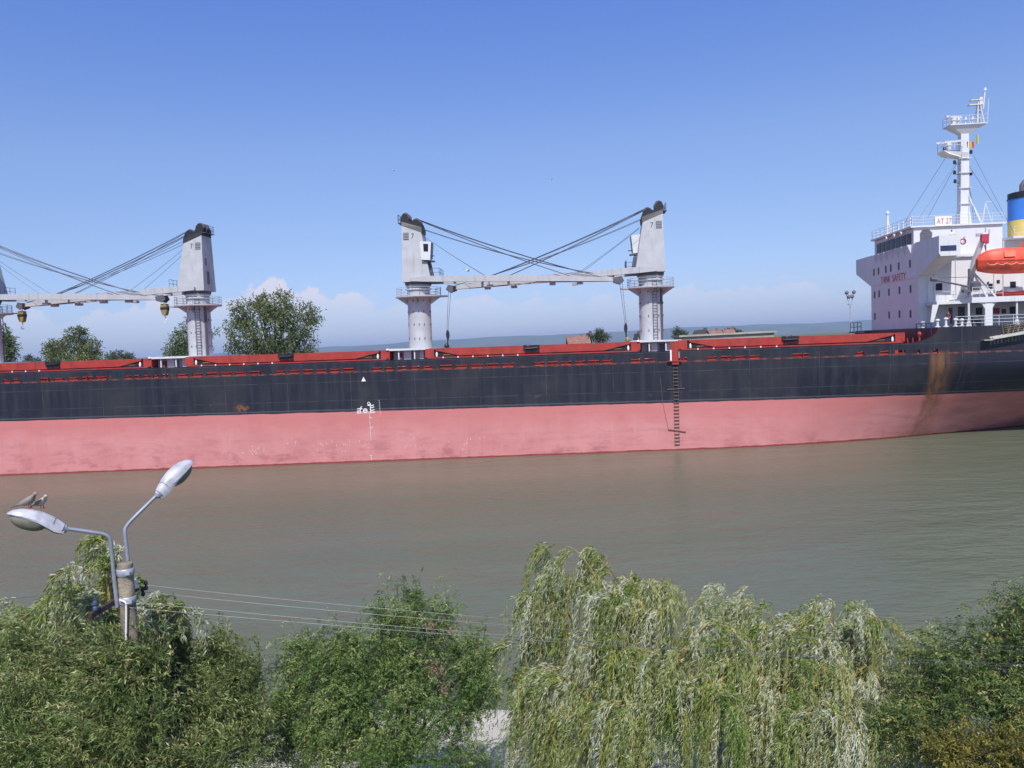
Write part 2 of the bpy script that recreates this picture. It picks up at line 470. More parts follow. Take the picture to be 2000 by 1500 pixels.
def land_material(name, a, bcol, sc):
    mt_, nt, b = new_mat(name); N = NT(nt)
    gp = N.n('ShaderNodeNewGeometry').outputs['Position']
    f = N.noise(gp, sc, 6, 0.6)
    N.l(N.mix(N.step(f, 0.35, 0.65), a, bcol), b.inputs['Base Color'])
    b.inputs['Roughness'].default_value = 0.9
    b.inputs['Specular IOR Level'].default_value = 0.1
    return mt_
g = MB()
ys = [134, 140, 175, 260, 500, 1500, 5000, 16000]
zs = [-1.5, 2.4, 2.9, 3.1, 3.2, 3.0, 2.6, 2.0]
xs = np.linspace(-12000, 12000, 25)
vs = [(x if y > 2000 else x * 0.2, y, z) for y, z in zip(ys, zs) for x in xs]
fs = [(j * 25 + i, j * 25 + i + 1, (j + 1) * 25 + i + 1, (j + 1) * 25 + i) for j in range(len(ys) - 1) for i in range(24)]
g.add(vs, fs)
struct(g.build('far_bank_ground', land_material('far_bank_grass', (0.07, 0.10, 0.03), (0.14, 0.14, 0.06), 0.05), smooth=40))
# distant ridge, a real rolling range 7 to 9 km off
h = MB()
xs = np.linspace(-9000, 9000, 181)
def ridge(x):
    return 104 + 7 * math.sin(x / 900 + 0.4) + 5 * math.sin(x / 370 + 1.9) + 3 * math.sin(x / 140) + 2 * math.sin(x / 61 + 1) - 26 * max(0, min(1, (-x - 1600) / 1500))
rows = [(6600, 0.0), (7000, 0.45), (7500, 0.85), (7900, 1.0), (8600, 0.8), (9800, 0.1)]
vs = [(x, y + 120 * math.sin(x / 500), 2 + k * ridge(x + 90 * j)) for j, (y, k) in enumerate(rows) for x in xs]
n_ = len(xs)
fs = [(j * n_ + i, j * n_ + i + 1, (j + 1) * n_ + i + 1, (j + 1) * n_ + i) for j in range(len(rows) - 1) for i in range(n_ - 1)]
h.add(vs, fs)
struct(h.build('distant_hills', land_material('hill_woodland', (0.045, 0.07, 0.03), (0.09, 0.11, 0.045), 0.004), smooth=60))

# near bank with a concrete quay edge
g = MB()
g.add([(-120, -40, 2.0), (120, -40, 2.0), (120, 16.2, 2.0), (-120, 17.8, 2.0)], [(0, 1, 2, 3)])
struct(g.build('near_bank_ground', land_material('near_bank_grass', (0.06, 0.09, 0.03), (0.13, 0.12, 0.06), 0.6)))
def slab(mb, pts, z0, z1):
    mb.prism(pts, 'z', z0, z1)
q = MB()
slab(q, [(-120, 17.85), (120, 16.25), (120, 17.6), (12.5, 19.3), (4, 21.2), (-2, 22.1), (-9, 22.6), (-120, 23.5)], -1.5, 2.05)
struct(q.build('quay_pavement', M['concrete']))

# ================================================================== THE SHIP  (local frame: s aft, y inboard/away, z up; near side y = 0)
B, CL = 24.9, 12.45
ZD, ZBW, ZP = 10.05, 11.22, 12.80
ship = empty('cargo_ship', SHIP)
tag(ship, 'long bulk carrier with black topsides, faded red bottom and four grey deck cranes', 'ship')
def hull_d(s, z):
    d = 0.0
    if s > 22:
        k = 8.3 * ((s - 22) / 32) ** 1.85
        d = k * max(0.0, 1 - z / 8.7) ** 1.22
    if s > 60:
        d += 2.2 * ((s - 60) / 12) ** 2
    if s < -84:
        d = 12.3 * min(1, ((-84 - s) / 34)) ** 2.3 * (1 - 0.03 * max(z, 0))
    if z < -2.5:
        d += 1.4 * ((-2.5 - z) / 2.0) ** 2
    return min(d, CL - 0.12)
hb = MB()
SS = list(np.linspace(-118, -84, 18)) + list(np.arange(-82, 22, 2.0)) + list(np.linspace(22, 72, 51))
ZZ = [-4.5, -4, -3.2, -2.5, -1.6, -0.8, 0, 0.8, 1.6, 2.4, 3.2, 4, 4.8, 5.6, 6.4, 7.2, 8, 8.7, 9.4, ZD]
near = [[(s, hull_d(s, z), z) for z in ZZ] for s in SS]
n_, mz = len(SS), len(ZZ)
hb.add([p for r in near for p in r], [(i * mz + j, (i + 1) * mz + j, (i + 1) * mz + j + 1, i * mz + j + 1) for i in range(n_ - 1) for j in range(mz - 1)])
hb.add([(p[0], B - p[1], p[2]) for r in near for p in r], [(i * mz + j, i * mz + j + 1, (i + 1) * mz + j + 1, (i + 1) * mz + j) for i in range(n_ - 1) for j in range(mz - 1)])
for e in (0, -1):
    a = near[e]; bq = [(p[0], B - p[1], p[2]) for p in a]
    hb.add(a + bq, [(j, j + 1, mz + j + 1, mz + j) for j in range(mz - 1)])
hull = hb.build('hull', M['hull'], ship, smooth=35)
dk = MB()
for a, b2 in zip(SS[:-1], SS[1:]):
    da, db = hull_d(a, ZD) + 0.03, hull_d(b2, ZD) + 0.03
    dk.add([(a, da, ZD - 0.03), (b2, db, ZD - 0.03), (b2, B - db, ZD - 0.03), (a, B - da, ZD - 0.03)], [(0, 1, 2, 3)])
dk.build('main_deck', M['deckred'], ship)

# bulwark with freeing ports
groups = [(3, 42), (75, 212), (241, 332), (343, 513), (535, 694), (724, 848), (856, 1008), (1040, 1200), (1228, 1283), (1332, 1342),
          (1376, 1488), (1548, 1580), (1672, 1688), (1716, 1736), (1748, 1768), (1791, 1797), (1822, 1832)]
ports = []
for gi, (a, b2) in enumerate(groups):
    s0, s1 = ss(a, 0, 10.3), ss(b2, 0, 10.3)
    n = max(1, round((s1 - s0) / (1.6 if gi != 2 else 1.15)))
    w_ = (s1 - s0) / n
    for k in range(n):
        gap = 0.22 if n > 1 else 0
        ports.append((s0 + k * w_ + gap, s0 + (k + 1) * w_ - gap))
for s_ in np.arange(-110, -62, 1.9):
    ports.append((s_, s_ + 1.2))
ports.sort()
gate = (ss(1309, 0, 10.6), ss(1327, 0, 10.6))
bw = MB()
def plate_z(s):
    if s < 42.0: return ZBW
    if s > 45.7: return ZP
    t = (s - 42.0) / 3.7
    return ZBW + (ZP - ZBW) * (1 - math.sqrt(max(0, 1 - t * t))) if t < 1 else ZP
edges = [-110.0]
for a, b2 in ports: edges += [a, b2]
edges += [42.0]
def bplate(s0, s1, z0, z1f, side=0):
    n = max(1, int((s1 - s0) / 3) + 1)
    if s1 > 41.9: n = max(n, int((s1 - s0) / 0.2))
    for k in range(n):
        a, c = s0 + (s1 - s0) * k / n, s0 + (s1 - s0) * (k + 1) / n
        za, zc = (z1f(a), z1f(c)) if callable(z1f) else (z1f, z1f)
        da, dc = hull_d(a, ZD), hull_d(c, ZD)
        for y0, y1 in (((da, dc), (da + 0.05, dc + 0.05)),) if side == 0 else (((B - da, B - dc), (B - da - 0.05, B - dc - 0.05)),):
            vs = [(a, y0[0], z0), (c, y0[1], z0), (c, y0[1], zc), (a, y0[0], za), (a, y1[0], z0), (c, y1[1], z0), (c, y1[1], zc), (a, y1[0], za)]
            bw.add(vs, [(0, 1, 2, 3), (4, 7, 6, 5), (3, 2, 6, 7), (0, 4, 5, 1), (0, 3, 7, 4), (1, 5, 6, 2)])
ZS0, ZS1 = ZD, ZD + 0.46
prev = -110.0
for a, b2 in ports:
    if a > 48: break
    if a - prev > 0.05 and not (prev < gate[0] < a):
        bplate(prev, a, ZS0, ZS1)
    elif prev < gate[0] < a:
        bplate(prev, gate[0], ZS0, ZS1); bplate(gate[1], a, ZS0, ZS1)
    prev = b2
bplate(prev, 71.9, ZS0, ZS1)
bplate(-110, gate[0], ZS1, ZBW); bplate(gate[1], 42.0, ZS1, ZBW)
bplate(42.0, 45.7, ZS1, plate_z); bplate(45.7, 71.9, ZS1, ZP)
bplate(-110, 42.0, ZD, ZBW, 1); bplate(42.0, 45.7, ZD, plate_z, 1); bplate(45.7, 71.9, ZD, ZP, 1)
for s0, s1 in ((-110, gate[0]), (gate[1], 42.0)):           # flat cap rail and rubbing edge
    n = max(1, int((s1 - s0) / 4))
    for k in range(n):
        a, c = s0 + (s1 - s0) * k / n, s0 + (s1 - s0) * (k + 1) / n
        da = max(hull_d(a, ZD), hull_d(c, ZD))
        bw.box(a, c, da - 0.04, da + 0.16, ZBW, ZBW + 0.05)
bw.build('bulwark', M['hull'], ship)
sy_ = MB()                                                  # inboard stays of the bulwark
sy_.prism([(0.06, ZD), (0.55, ZD), (0.06, ZBW - 0.1)], 'x', 0, 0.04)
stay = sy_.build('bulwark_stay', M['red'], ship)
for k, s_ in enumerate(np.arange(-66, 42, 1.6)):
    o = stay if k == 0 else copy_tree(stay, ship)
    o.location = (s_, 0, 0)
sl = MB()                                                   # red painted sills and pipes behind the freeing ports
for k, (a, b2) in enumerate(ports):
    if -66 < a < 46 and k % 3 != 1:
        sl.box(a + 0.05, b2 - 0.08, 0.06, 0.30, ZD - 0.01, ZD + 0.13)
        sl.box(a + 0.1, b2 - 0.25, 0.06, 0.22, ZD + 0.31, ZD + 0.45)
sl.tube([(-66, 0.9, ZD + 0.3), (41, 0.9, ZD + 0.3)], 0.09, 8)
sl.tube([(-66, 1.3, ZD + 0.22), (41, 1.3, ZD + 0.22)], 0.12, 8)
sl.build('deck_piping', M['red'], ship)

# ---- hatches
PITCHH = 29.35
def make_hatch():
    hc = MB()
    hc.box(-11.9, 11.9, 4.3, 20.6, ZD - 0.02, 11.22)
    hc.box(-12.2, 12.2, 3.75, 21.1, 11.23, 11.36)
    for k in np.arange(-11.4, 11.5, 1.9):
        hc.prism([(3.85, 11.22), (4.29, 10.3), (4.29, 11.22)], 'x', k, k + 0.05)
    base = hc.build('hatch_coaming', M['red'], ship, loc=(0, 0, 0))
    inner = MB()
    inner.box(-11.55, 11.55, 4.16, 20.7, 11.37, 12.16)  # black stands for shadow and dark coaming gear under the cover ends
    inner.build('dark_cover_recess', M['blk'], base)
    for sg in (-1, 1):
        p = MB()
        poly = [(0.04 * sg, 11.47), (8.4 * sg, 11.49), (11.25 * sg, 12.12), (11.35 * sg, 12.36), (0.04 * sg, 12.36)]
        p.prism(poly, 'y', 4.0, 4.12); p.prism(poly, 'y', 20.75, 20.87)
        p.add([(0.04 * sg, 4.0, 12.365), (11.35 * sg, 4.0, 12.365), (11.35 * sg, 20.87, 12.365), (0.04 * sg, 20.87, 12.365),
               (0.04 * sg, 4.0, 12.30), (11.35 * sg, 4.0, 12.30), (11.35 * sg, 20.87, 12.30), (0.04 * sg, 20.87, 12.30)],
              [(0, 1, 2, 3), (7, 6, 5, 4), (1, 5, 6, 2), (3, 7, 4, 0)])
        for k in (2.3, 4.6, 6.9, 9.2):
            p.box((k - 0.03) * sg if sg > 0 else (k + 0.03) * sg, (k + 0.03) * sg if sg > 0 else (k - 0.03) * sg, 3.965, 4.0, 11.62 if k < 9 else 11.95, 12.34)
        p.build('cover_panel', M['red'], base)
        e = MB()
        e.box(*sorted((11.5 * sg, 12.55 * sg)), 4.05, 6.2, 11.37, 12.22)
        e.prism([(11.4 * sg, 12.22), (12.6 * sg, 12.22), (12.5 * sg, 12.38), (11.6 * sg, 12.38)], 'y', 4.05, 20.7)
        e.build('end_beam', M['red'], base)
        wv = MB()
        wv.lathe([(0.10, 11.40), (0.13, 11.46), (0.13, 11.72), (0.05, 11.95), (0.02, 11.97)], (11.15 * sg, 3.95), 10)
        wv.build('hinge_roller', M['mark'], base, smooth=40)
        yl = MB()
        yl.box(*sorted((9.0 * sg, 10.4 * sg)), 4.11, 4.15, 11.58, 11.66)
        yl.build('warning_plate', M['yellow'], base)
        for k in range(6):
            cw = MB()
            x = (1.6 + 1.75 * k) * sg
            cw.box(x - 0.07, x + 0.07, 3.62, 3.76, 11.20, 11.40)
            if sg < 0: cw.build('cleat', M['mark'], base)
    hb_ = MB()
    hb_.box(-0.78, 0.78, 3.82, 3.97, 11.68, 12.30)
    hb_.box(-0.95, -0.5, 3.80, 3.96, 11.95, 12.42); hb_.box(0.45, 0.92, 3.80, 3.96, 11.60, 11.85)
    hb_.box(-0.3, 0.95, 3.81, 3.95, 12.1, 12.40)
    hb_.tube([(-0.7, 3.72, 12.0), (0.75, 3.72, 12.05)], 0.09, 8)
    hb_.build('folding_hinge', M['blk'], base)
    return base
hatch = make_hatch()
for k in range(4):
    o = hatch if k == 3 else copy_tree(hatch, ship)
    o.location = (1.96 + PITCHH * (k - 2), 0, 0)

# ---- houses between the hatches
KS = [16.62 - PITCHH * k for k in range(4)]                    # crane axes, aft to fore
def mast_house(K, kind):
    b_ = MB()
    b_.box(K - 1.9, K + 2.0, 5.2, 19.7, ZD - 0.02, 12.26)
    house = b_.build('mast_house', M['grey'], ship)
    r_ = MB()
    r_.prism([(K - 2.55, 12.27), (K + 2.6, 12.27), (K + 2.6, 12.44), (K - 2.2, 12.52), (K - 2.55, 12.40)], 'y', 4.1, 20.8)
    r_.tube([(K - 2.35, 4.05, 12.36), (K - 2.35, 4.05, 12.37 + 0.001), (K - 2.35, 4.3, 12.36)], 0.19, 10)
    r_.build('roof_plate', M['lgrey'], house)
    for i, (dx, w_) in enumerate([(-2.35, 0.16), (-1.15, 0.14), (0.75, 0.14), (2.25, 0.20)]):
        p = MB(); p.box(K + dx, K + dx + w_, 4.3, 4.5, ZD, 12.26); p.build('post', M['lgrey'], house)
    for dx, w_ in (((-0.6, 0.9), (1.3, 0.5)) if kind != 0 else ((-0.9, 0.8), (0.9, 0.9))):
        pw = MB(); pw.box(K + dx, K + dx + w_, 4.9, 5.19, ZD + 0.6, 12.2)
        pw.build('locker', M['lgrey'], house)
    d_ = MB(); d_.box(K + 0.15, K + 0.75, 5.12, 5.195, ZD + 0.3, 12.05); d_.build('door', M['dgrey'], house)
    wd = MB()
    wd.tube([(K - 1.0, 4.8, 11.0), (K - 1.0, 5.1, 11.9)], 0.22, 10)
    wd.build('vent_pipe', M['dred'], house, smooth=40)
    wd = MB()
    wd.tube([(K - 1.7, 3.6, 10.9), (K - 0.9, 3.6, 10.9)], 0.30, 12)
    wd.build('winch_drum', M['dred'], house, smooth=40)
for i, K in enumerate(KS): mast_house(K, i)

# ---- deck cranes (built once pointing aft, copied)
def make_crane():
    c = MB()
    c.lathe([(1.47, 12.40), (1.47, 20.25), (1.62, 20.4), (1.62, 20.5)], n=40)
    colm = c.build('deck_crane', M['crane'], ship, smooth=40)
    pl = MB()
    n = 28; R_ = 2.95
    pl.lathe([(1.5, 18.88), (R_, 18.95), (R_, 19.10), (1.5, 19.10)], n=n)
    pl.prism([(2.2, -0.9), (3.7, -0.7), (3.7, 0.7), (2.2, 0.9)], 'z', 18.93, 19.085)
    for k in range(4):
        a = 2 * math.pi * k / 4
        Mx = Matrix.Rotation(a, 4, 'Z')
        tri = [(1.45, -0.03, 18.9), (R_ - 0.15, -0.03, 18.92), (1.45, -0.03, 18.0)]
        pl.loft([Mx @ Vector(p) for p in tri], [Mx @ Vector((p[0], 0.03, p[2])) for p in tri])
    pl.build('platform', M['crane'], colm, smooth=30)
    rl = MB()
    pts = [(R_ * 0.97 * math.cos(2 * math.pi * k / 14), R_ * 0.97 * math.sin(2 * math.pi * k / 14), 19.1) for k in range(15)]
    railing(rl, pts, 1.05, 2, 3, 0.03)
    rl.build('platform_railing', M['crane'], colm)
    cr_ = MB(); cr_.lathe([(1.70, 19.95), (1.70, 20.05)], n=32); cr_.build('collar_ring', M['lgrey'], colm, smooth=40)
    sr_ = MB(); sr_.lathe([(1.30, 20.4), (1.68, 20.55), (1.72, 20.88)], n=32); sr_.build('slewing_ring', M['dgrey'], colm, smooth=40)
    # tapered house
    hs = MB()
    w0, w1 = 1.72, 1.36
    bot = [(-1.72, -w0, 20.88), (1.96, -w0, 20.88), (1.96, w0, 20.88), (-1.72, w0, 20.88)]
    topp = [(-1.58, -w1, 28.0), (0.86, -w1, 27.05), (0.86, w1, 27.05), (-1.58, w1, 28.0)]
    hs.loft(bot, topp)
    house = hs.build('crane_house', M['crane'], colm)
    def on_side(s, z):      # y of the near sloping face
        t = (z - 20.88) / 6.7
        return -(w0 + (w1 - w0) * t)
    vt = MB()
    def vent(s0, s1, z0, z1):
        y0, y1 = on_side(0, z0), on_side(0, z1)
        vt.add([(s0, y0 - 0.04, z0), (s1, y0 - 0.04, z0), (s1, y1 - 0.04, z1), (s0, y1 - 0.04, z1), (s0, y0 + 0.05, z0), (s1, y0 + 0.05, z0), (s1, y1 + 0.05, z1), (s0, y1 + 0.05, z1)],
               [(0, 1, 2, 3), (7, 6, 5, 4), (0, 4, 5, 1), (3, 2, 6, 7), (0, 3, 7, 4), (1, 5, 6, 2)])
        vt.build('vent_louvre', M['dgrey'], colm); vt.__init__()
        vt.add([(s0, -y0 + 0.04, z0), (s1, -y0 + 0.04, z0), (s1, -y1 + 0.04, z1), (s0, -y1 + 0.04, z1), (s0, -y0 - 0.05, z0), (s1, -y0 - 0.05, z0), (s1, -y1 - 0.05, z1), (s0, -y1 - 0.05, z1)],
               [(0, 3, 2, 1), (7, 4, 5, 6), (0, 1, 5, 4), (3, 7, 6, 2), (0, 4, 7, 3), (1, 2, 6, 5)])
    vent(-1.42, -0.72, 26.15, 27.05)
    vt.build('vent_louvre', M['dgrey'], colm)
    for z in (26.3, 26.5, 26.7, 26.9):
        y = on_side(0, z)
        lv = MB(); lv.box(-1.38, -0.76, y - 0.075, y - 0.03, z - 0.04, z + 0.03); lv.build('louvre_slat', M['grey'], colm)
        lv = MB(); lv.box(-1.38, -0.76, -y + 0.03, -y + 0.075, z - 0.04, z + 0.03); lv.build('louvre_slat', M['grey'], colm)
    for sg in (1, -1):
        y = on_side(0, 26.6) * sg
        T = Matrix.Translation((-0.42 if sg > 0 else -0.02, y - 0.02 * sg, 26.3)) @ Matrix.Rotation(rad(0 if sg > 0 else 180), 4, 'Z') @ Matrix.Rotation(rad(90 - 3), 4, 'X')
        text_obj('crane_numeral', '7', 0.92, M['blk'], colm, T, 0.012, 0.8)
    dr = MB()
    dr.box(-1.76, -1.68, 0.05, 0.75, 21.75, 23.4); dr.box(-1.70, -1.60, 0.55, 0.95, 24.2, 25.1)
    dr.build('rear_door', M['dgrey'], colm)
    # black sheave head
    hd = MB()
    prof = [(-1.66, 27.99), (0.98, 26.98), (1.02, 27.55), (0.72, 28.35), (0.35, 28.72), (-0.10, 28.70), (-0.40, 28.42), (-0.62, 28.55), (-0.80, 29.2), (-1.15, 29.52), (-1.50, 29.40), (-1.74, 28.85)]
    for y0, y1 in ((-1.15, -0.95), (-0.1, 0.1), (0.95, 1.15)):
        hd.prism(prof, 'y', y0, y1)
    hd.loft([(-1.62, -1.38, 27.98), (0.95, -1.38, 26.98), (0.95, 1.38, 26.98), (-1.62, 1.38, 27.98)], [(-1.62, -1.2, 28.5), (0.9, -1.2, 27.7), (0.9, 1.2, 27.7), (-1.62, 1.2, 28.5)])
    hd.build('sheave_head', M['blk'], colm)
    for sx, sz, rr_ in ((-1.18, 29.15, 0.52), (0.22, 28.42, 0.50)):
        for y in (-0.72, -0.45, 0.35, 0.62):
            sh = MB(); pts_ = [(sx + rr_ * math.cos(a), sz + rr_ * math.sin(a)) for a in np.linspace(0, 2 * math.pi, 21)[:-1]]
            sh.prism(pts_, 'y', y, y + 0.1); sh.build('sheave', M['dgrey'], colm, smooth=40)
    hr = MB()
    railing(hr, [(-2.05, -0.9, 28.35), (-2.05, 0.9, 28.35)], 1.0, 0.9, 2, 0.03)
    railing(hr, [(-1.7, -1.25, 28.2), (-2.05, -1.25, 28.35)], 1.0, 0.9, 2, 0.03)
    hr.box(-2.1, -1.55, -1.3, 1.3, 28.3, 28.36)
    hr.build('head_railing', M['dgrey'], colm)
    # cab on the near front corner
    cb = MB()
    cb.loft([(0.9, -2.0, 23.55), (2.0, -2.0, 23.45), (2.0, -0.55, 23.45), (0.9, -0.55, 23.55)], [(0.75, -2.0, 25.85), (2.2, -2.0, 25.70), (2.2, -0.55, 25.70), (0.75, -0.55, 25.85)])
    cab = cb.build('operator_cab', M['lgrey'], colm)
    cw_ = MB()
    cw_.add([(1.22, -2.02, 24.55), (1.78, -2.02, 24.5), (1.84, -2.02, 25.45), (1.2, -2.02, 25.5)], [(0, 1, 2, 3)])
    cw_.loft([(2.04, -1.9, 23.7), (2.10, -1.9, 23.7), (2.10, -0.65, 23.7), (2.04, -0.65, 23.7)], [(2.20, -1.9, 25.6), (2.27, -1.9, 25.6), (2.27, -0.65, 25.6), (2.20, -0.65, 25.6)])
    cw_.box(1.95, 2.55, -1.9, -1.84, 23.9, 24.0)
    cw_.build('cab_window', M['glass'], cab)
    st_ = MB()
    st_.tube([(1.3, -1.0, 23.5), (1.75, -0.9, 22.9), (2.1, -0.9, 21.3)], [0.3, 0.24, 0.2], 8)
    st_.box(1.2, 2.4, -1.7, -0.6, 23.28, 23.42)
    st_.box(1.9, 3.0, -1.5, 1.5, 21.4, 21.45)
    railing(st_, [(1.95, -1.5, 21.45), (3.0, -1.5, 21.45), (3.0, 1.5, 21.45)], 1.0, 1.0, 2, 0.03)
    st_.build('cab_step', M['dgrey'], cab)
    # column ladder on the far/aft side, clips on the column
    ld = MB()
    for yo in (-0.26, 0.26):
        a0 = math.pi + 0.55
        for q_ in (-1, 1):
            pass
    ang = rad(-62)
    Ml = Matrix.Rotation(ang, 4, 'Z')
    for yo in (-0.27, 0.27):
        ld.tube([Ml @ Vector((1.62, yo, 12.5)), Ml @ Vector((1.62, yo, 19.3))], 0.035, 5)
    for z in np.arange(12.7, 19.2, 0.36):
        ld.tube([Ml @ Vector((1.62, -0.27, z)), Ml @ Vector((1.62, 0.27, z))], 0.025, 4)
    LADDER = ld
    cpl = MB()
    for z in (13.6, 15.4, 17.0, 18.4):
        for a in (200, 245, 270, 295, 335, 20, 65, 90, 115, 160):
            Mx = Matrix.Rotation(rad(a + 7), 4, 'Z')
            cpl.obox(Mx, 1.45, 1.54, -0.05, 0.05, z, z + 0.22)
    cpl.build('column_lugs', M['dgrey'], colm)['kind'] = 'stuff'
    # jib: two box legs joined at the tip
    tip = Vector((25.5, -1.5, 20.05))
    jb = MB()
    def beam(a, b2, ha, hb2, wa, wb):
        a, b2 = Vector(a), Vector(b2)
        d = (b2 - a).normalized(); sd_ = Vector((-d.y, d.x, 0)).normalized(); up = Vector((0, 0, 1))
        ra = [a + sd_ * wa / 2 + up * ha / 2, a - sd_ * wa / 2 + up * ha / 2, a - sd_ * wa / 2 - up * ha / 2, a + sd_ * wa / 2 - up * ha / 2]
        rb = [b2 + sd_ * wb / 2 + up * hb2 / 2, b2 - sd_ * wb / 2 + up * hb2 / 2, b2 - sd_ * wb / 2 - up * hb2 / 2, b2 + sd_ * wb / 2 - up * hb2 / 2]
        jb.loft(ra, rb)
    legs = []
    for sg in (-1, 1):
        root = Vector((-0.65, 2.05 * sg, 21.12)); mid = Vector((14.0, 1.15 * sg - 0.8, 20.72)); end = Vector((25.0, 0.32 * sg - 1.48, 20.12))
        r2 = Vector((1.5, 2.05 * sg, 21.12))
        beam(root, r2, 0.42, 0.72, 0.38, 0.42); beam(r2, mid, 0.72, 0.80, 0.42, 0.44); beam(mid, end, 0.80, 0.46, 0.44, 0.34)
        legs.append((root, mid, end))
    for t in (4.5, 8.2, 11.6, 15.2, 18.6, 21.8):
        def at(leg):
            r0, m0, e0 = leg
            return r0.lerp(m0, (t - r0.x) / (m0.x - r0.x)) if t < m0.x else m0.lerp(e0, (t - m0.x) / (e0.x - m0.x))
        beam(at(legs[0]), at(legs[1]), 0.34, 0.34, 0.3, 0.3)
    beam(legs[0][2], legs[1][2] , 0.5, 0.5, 0.7, 0.7)
    jib = jb.build('jib', M['crane'], colm)
    th_ = MB()
    for y in (-1.9, -1.5, -1.1):
        th_.prism([(25.3 + 0.42 * math.cos(a), 20.02 + 0.42 * math.sin(a)) for a in np.linspace(0, 2 * math.pi, 17)[:-1]], 'y', y, y + 0.14)
    th_.prism([(24.6, 20.3), (25.7, 20.5), (26.0, 19.9), (25.5, 19.5), (24.7, 19.75)], 'y', -2.02, -1.95)
    th_.prism([(24.6, 20.3), (25.7, 20.5), (26.0, 19.9), (25.5, 19.5), (24.7, 19.75)], 'y', -0.95, -0.88)
    th_.build('jib_head', M['dgrey'], jib, smooth=30)
    for t in (9.0, 16.8, 20.2):
        fl = MB(); fl.box(t, t + 0.75, -1.9 + t * 0.02, -1.2 + t * 0.02, 19.9 - t * 0.008, 20.2 - t * 0.008); fl.box(t + 0.2, t + 0.3, -1.6 + t * 0.02, -1.5 + t * 0.02, 20.1, 20.62)
        fl.build('floodlight', M['grey'], jib)
    wr = MB()
    def wire(a, b2, sag=0.0, r=0.032):
        a, b2 = Vector(a), Vector(b2)
        pts_ = [a.lerp(b2, t) - Vector((0, 0, sag * 4 * t * (1 - t))) for t in np.linspace(0, 1, 9)]
        wr.tube(pts_, r, 4)
    for y0, y1 in ((-0.68, -1.75), (-0.40, -1.66), (0.40, -1.3), (0.66, -1.2)):
        wire((0.5, y0, 28.75), (23.2, y1, 20.48), 0.35)
    for y0, y1 in ((-0.6, -1.6), (0.5, -1.35)):
        wire((0.98, y0, 27.55), (24.8, y1, 20.45), 0.55)
        wire((0.5, y0, 28.72), (19.5, y1, 20.75), 0.25)
    for y0 in (-0.5, 0.5):
        wire((1.2, y0, 26.5), (9.0, -0.5 + y0 * 2.6, 21.15), 0.1, 0.024)
    wr.build('luffing_wires', M['steel'], colm)
    return colm
crane = make_crane()
# short hook block (hooked close to the jib head) and long fall with a dark block
def short_hook(colm):
    hk = MB()
    x, y = 25.55, -1.45
    hk.tube([(x, y - 0.15, 19.9), (x, y - 0.15, 19.3)], 0.03, 5, 1); hk.tube([(x, y + 0.15, 19.9), (x, y + 0.15, 19.3)], 0.03, 5, 1)
    hk.rings([[(x + a * r_, y + b2 * 0.34, z) for a, b2 in ((-1, -1), (1, -1), (1, 1), (-1, 1))] for r_, z in ((0.36, 19.35), (0.42, 18.9), (0.42, 18.6), (0.30, 18.1), (0.16, 17.85))], 0)
    hk.rings([[(x + a * r_, y + b2 * 0.36, z) for a, b2 in ((-1, -1), (1, -1), (1, 1), (-1, 1))] for r_, z in ((0.44, 18.92), (0.44, 18.58))], 1)
    hk.tube([(x, y, 17.9), (x, y, 17.35)], 0.07, 6, 2)
    hk.tube([(x + 0.02 + 0.2 * math.sin(a), y, 17.15 + 0.22 * math.cos(a)) for a in np.linspace(0, 4.4, 10)], 0.06, 6, 2)
    hk.build('hook_block', [M['yellow'], M['blk'], M['lgrey']], colm)
def long_hook(colm, yellow):
    hk = MB()
    x, y = 25.5, -1.5
    dx = 0.55
    hk.tube([(x - 0.05, y, 19.7), (x + dx - 0.05, y, 14.6)], 0.028, 5, 0); hk.tube([(x + 0.25, y, 19.7), (x + dx + 0.1, y, 14.6)], 0.028, 5, 0)
    hk.rings([[(x + dx + a * r_, y + b2 * 0.22, z) for a, b2 in ((-1, -1), (1, -1), (1, 1), (-1, 1))] for r_, z in ((0.08, 14.7), (0.2, 14.3), (0.2, 13.9), (0.1, 13.5))], 1)
    hk.tube([(x + dx, y, 13.55), (x + dx + 0.05, y, 13.0), (x + dx + 0.25, y, 12.6)], 0.09, 6, 1)
    hk.lathe([(0.05, 12.42), (0.3, 12.45), (0.34, 12.7), (0.2, 12.95), (0.05, 13.0)], (x + dx + 0.2, y), 10, 2 if yellow else 1)
    hk.build('hook_block', [M['steel'], M['blk'], M['yellow']], colm)
def column_ladder(colm, ang):
    ld = MB(); Ml = Matrix.Rotation(rad(ang), 4, 'Z')
    for yo in (-0.27, 0.27): ld.tube([Ml @ Vector((1.66, yo, 12.5)), Ml @ Vector((1.66, yo, 20.0))], 0.04, 5)
    for z in np.arange(12.7, 20.0, 0.36): ld.tube([Ml @ Vector((1.66, -0.27, z)), Ml @ Vector((1.66, 0.27, z))], 0.03, 4)
    ld.build('column_ladder', M['dgrey'], colm)
    tr_ = MB(); Mt = Matrix.Rotation(rad(ang + 38), 4, 'Z')
    tr_.obox(Mt, 1.44, 1.62, -0.16, 0.16, 12.5, 18.9)
    tr_.build('cable_trunk', M['dgrey'], colm)
cranes = [copy_tree(crane, ship) for _ in range(3)] + [crane]
for i, (o, K) in enumerate(zip(cranes, KS)):
    o.location = (K, CL, 0)
    o.rotation_euler = (0, 0, math.pi if i % 2 == 0 else 0)
for i, o in enumerate(cranes):
    if i < 2: long_hook(o, i == 1)
    else: short_hook(o)
    column_ladder(o, {0: 180 - 58 - 20, 1: 60, 2: 180 - 70, 3: 40}[i])

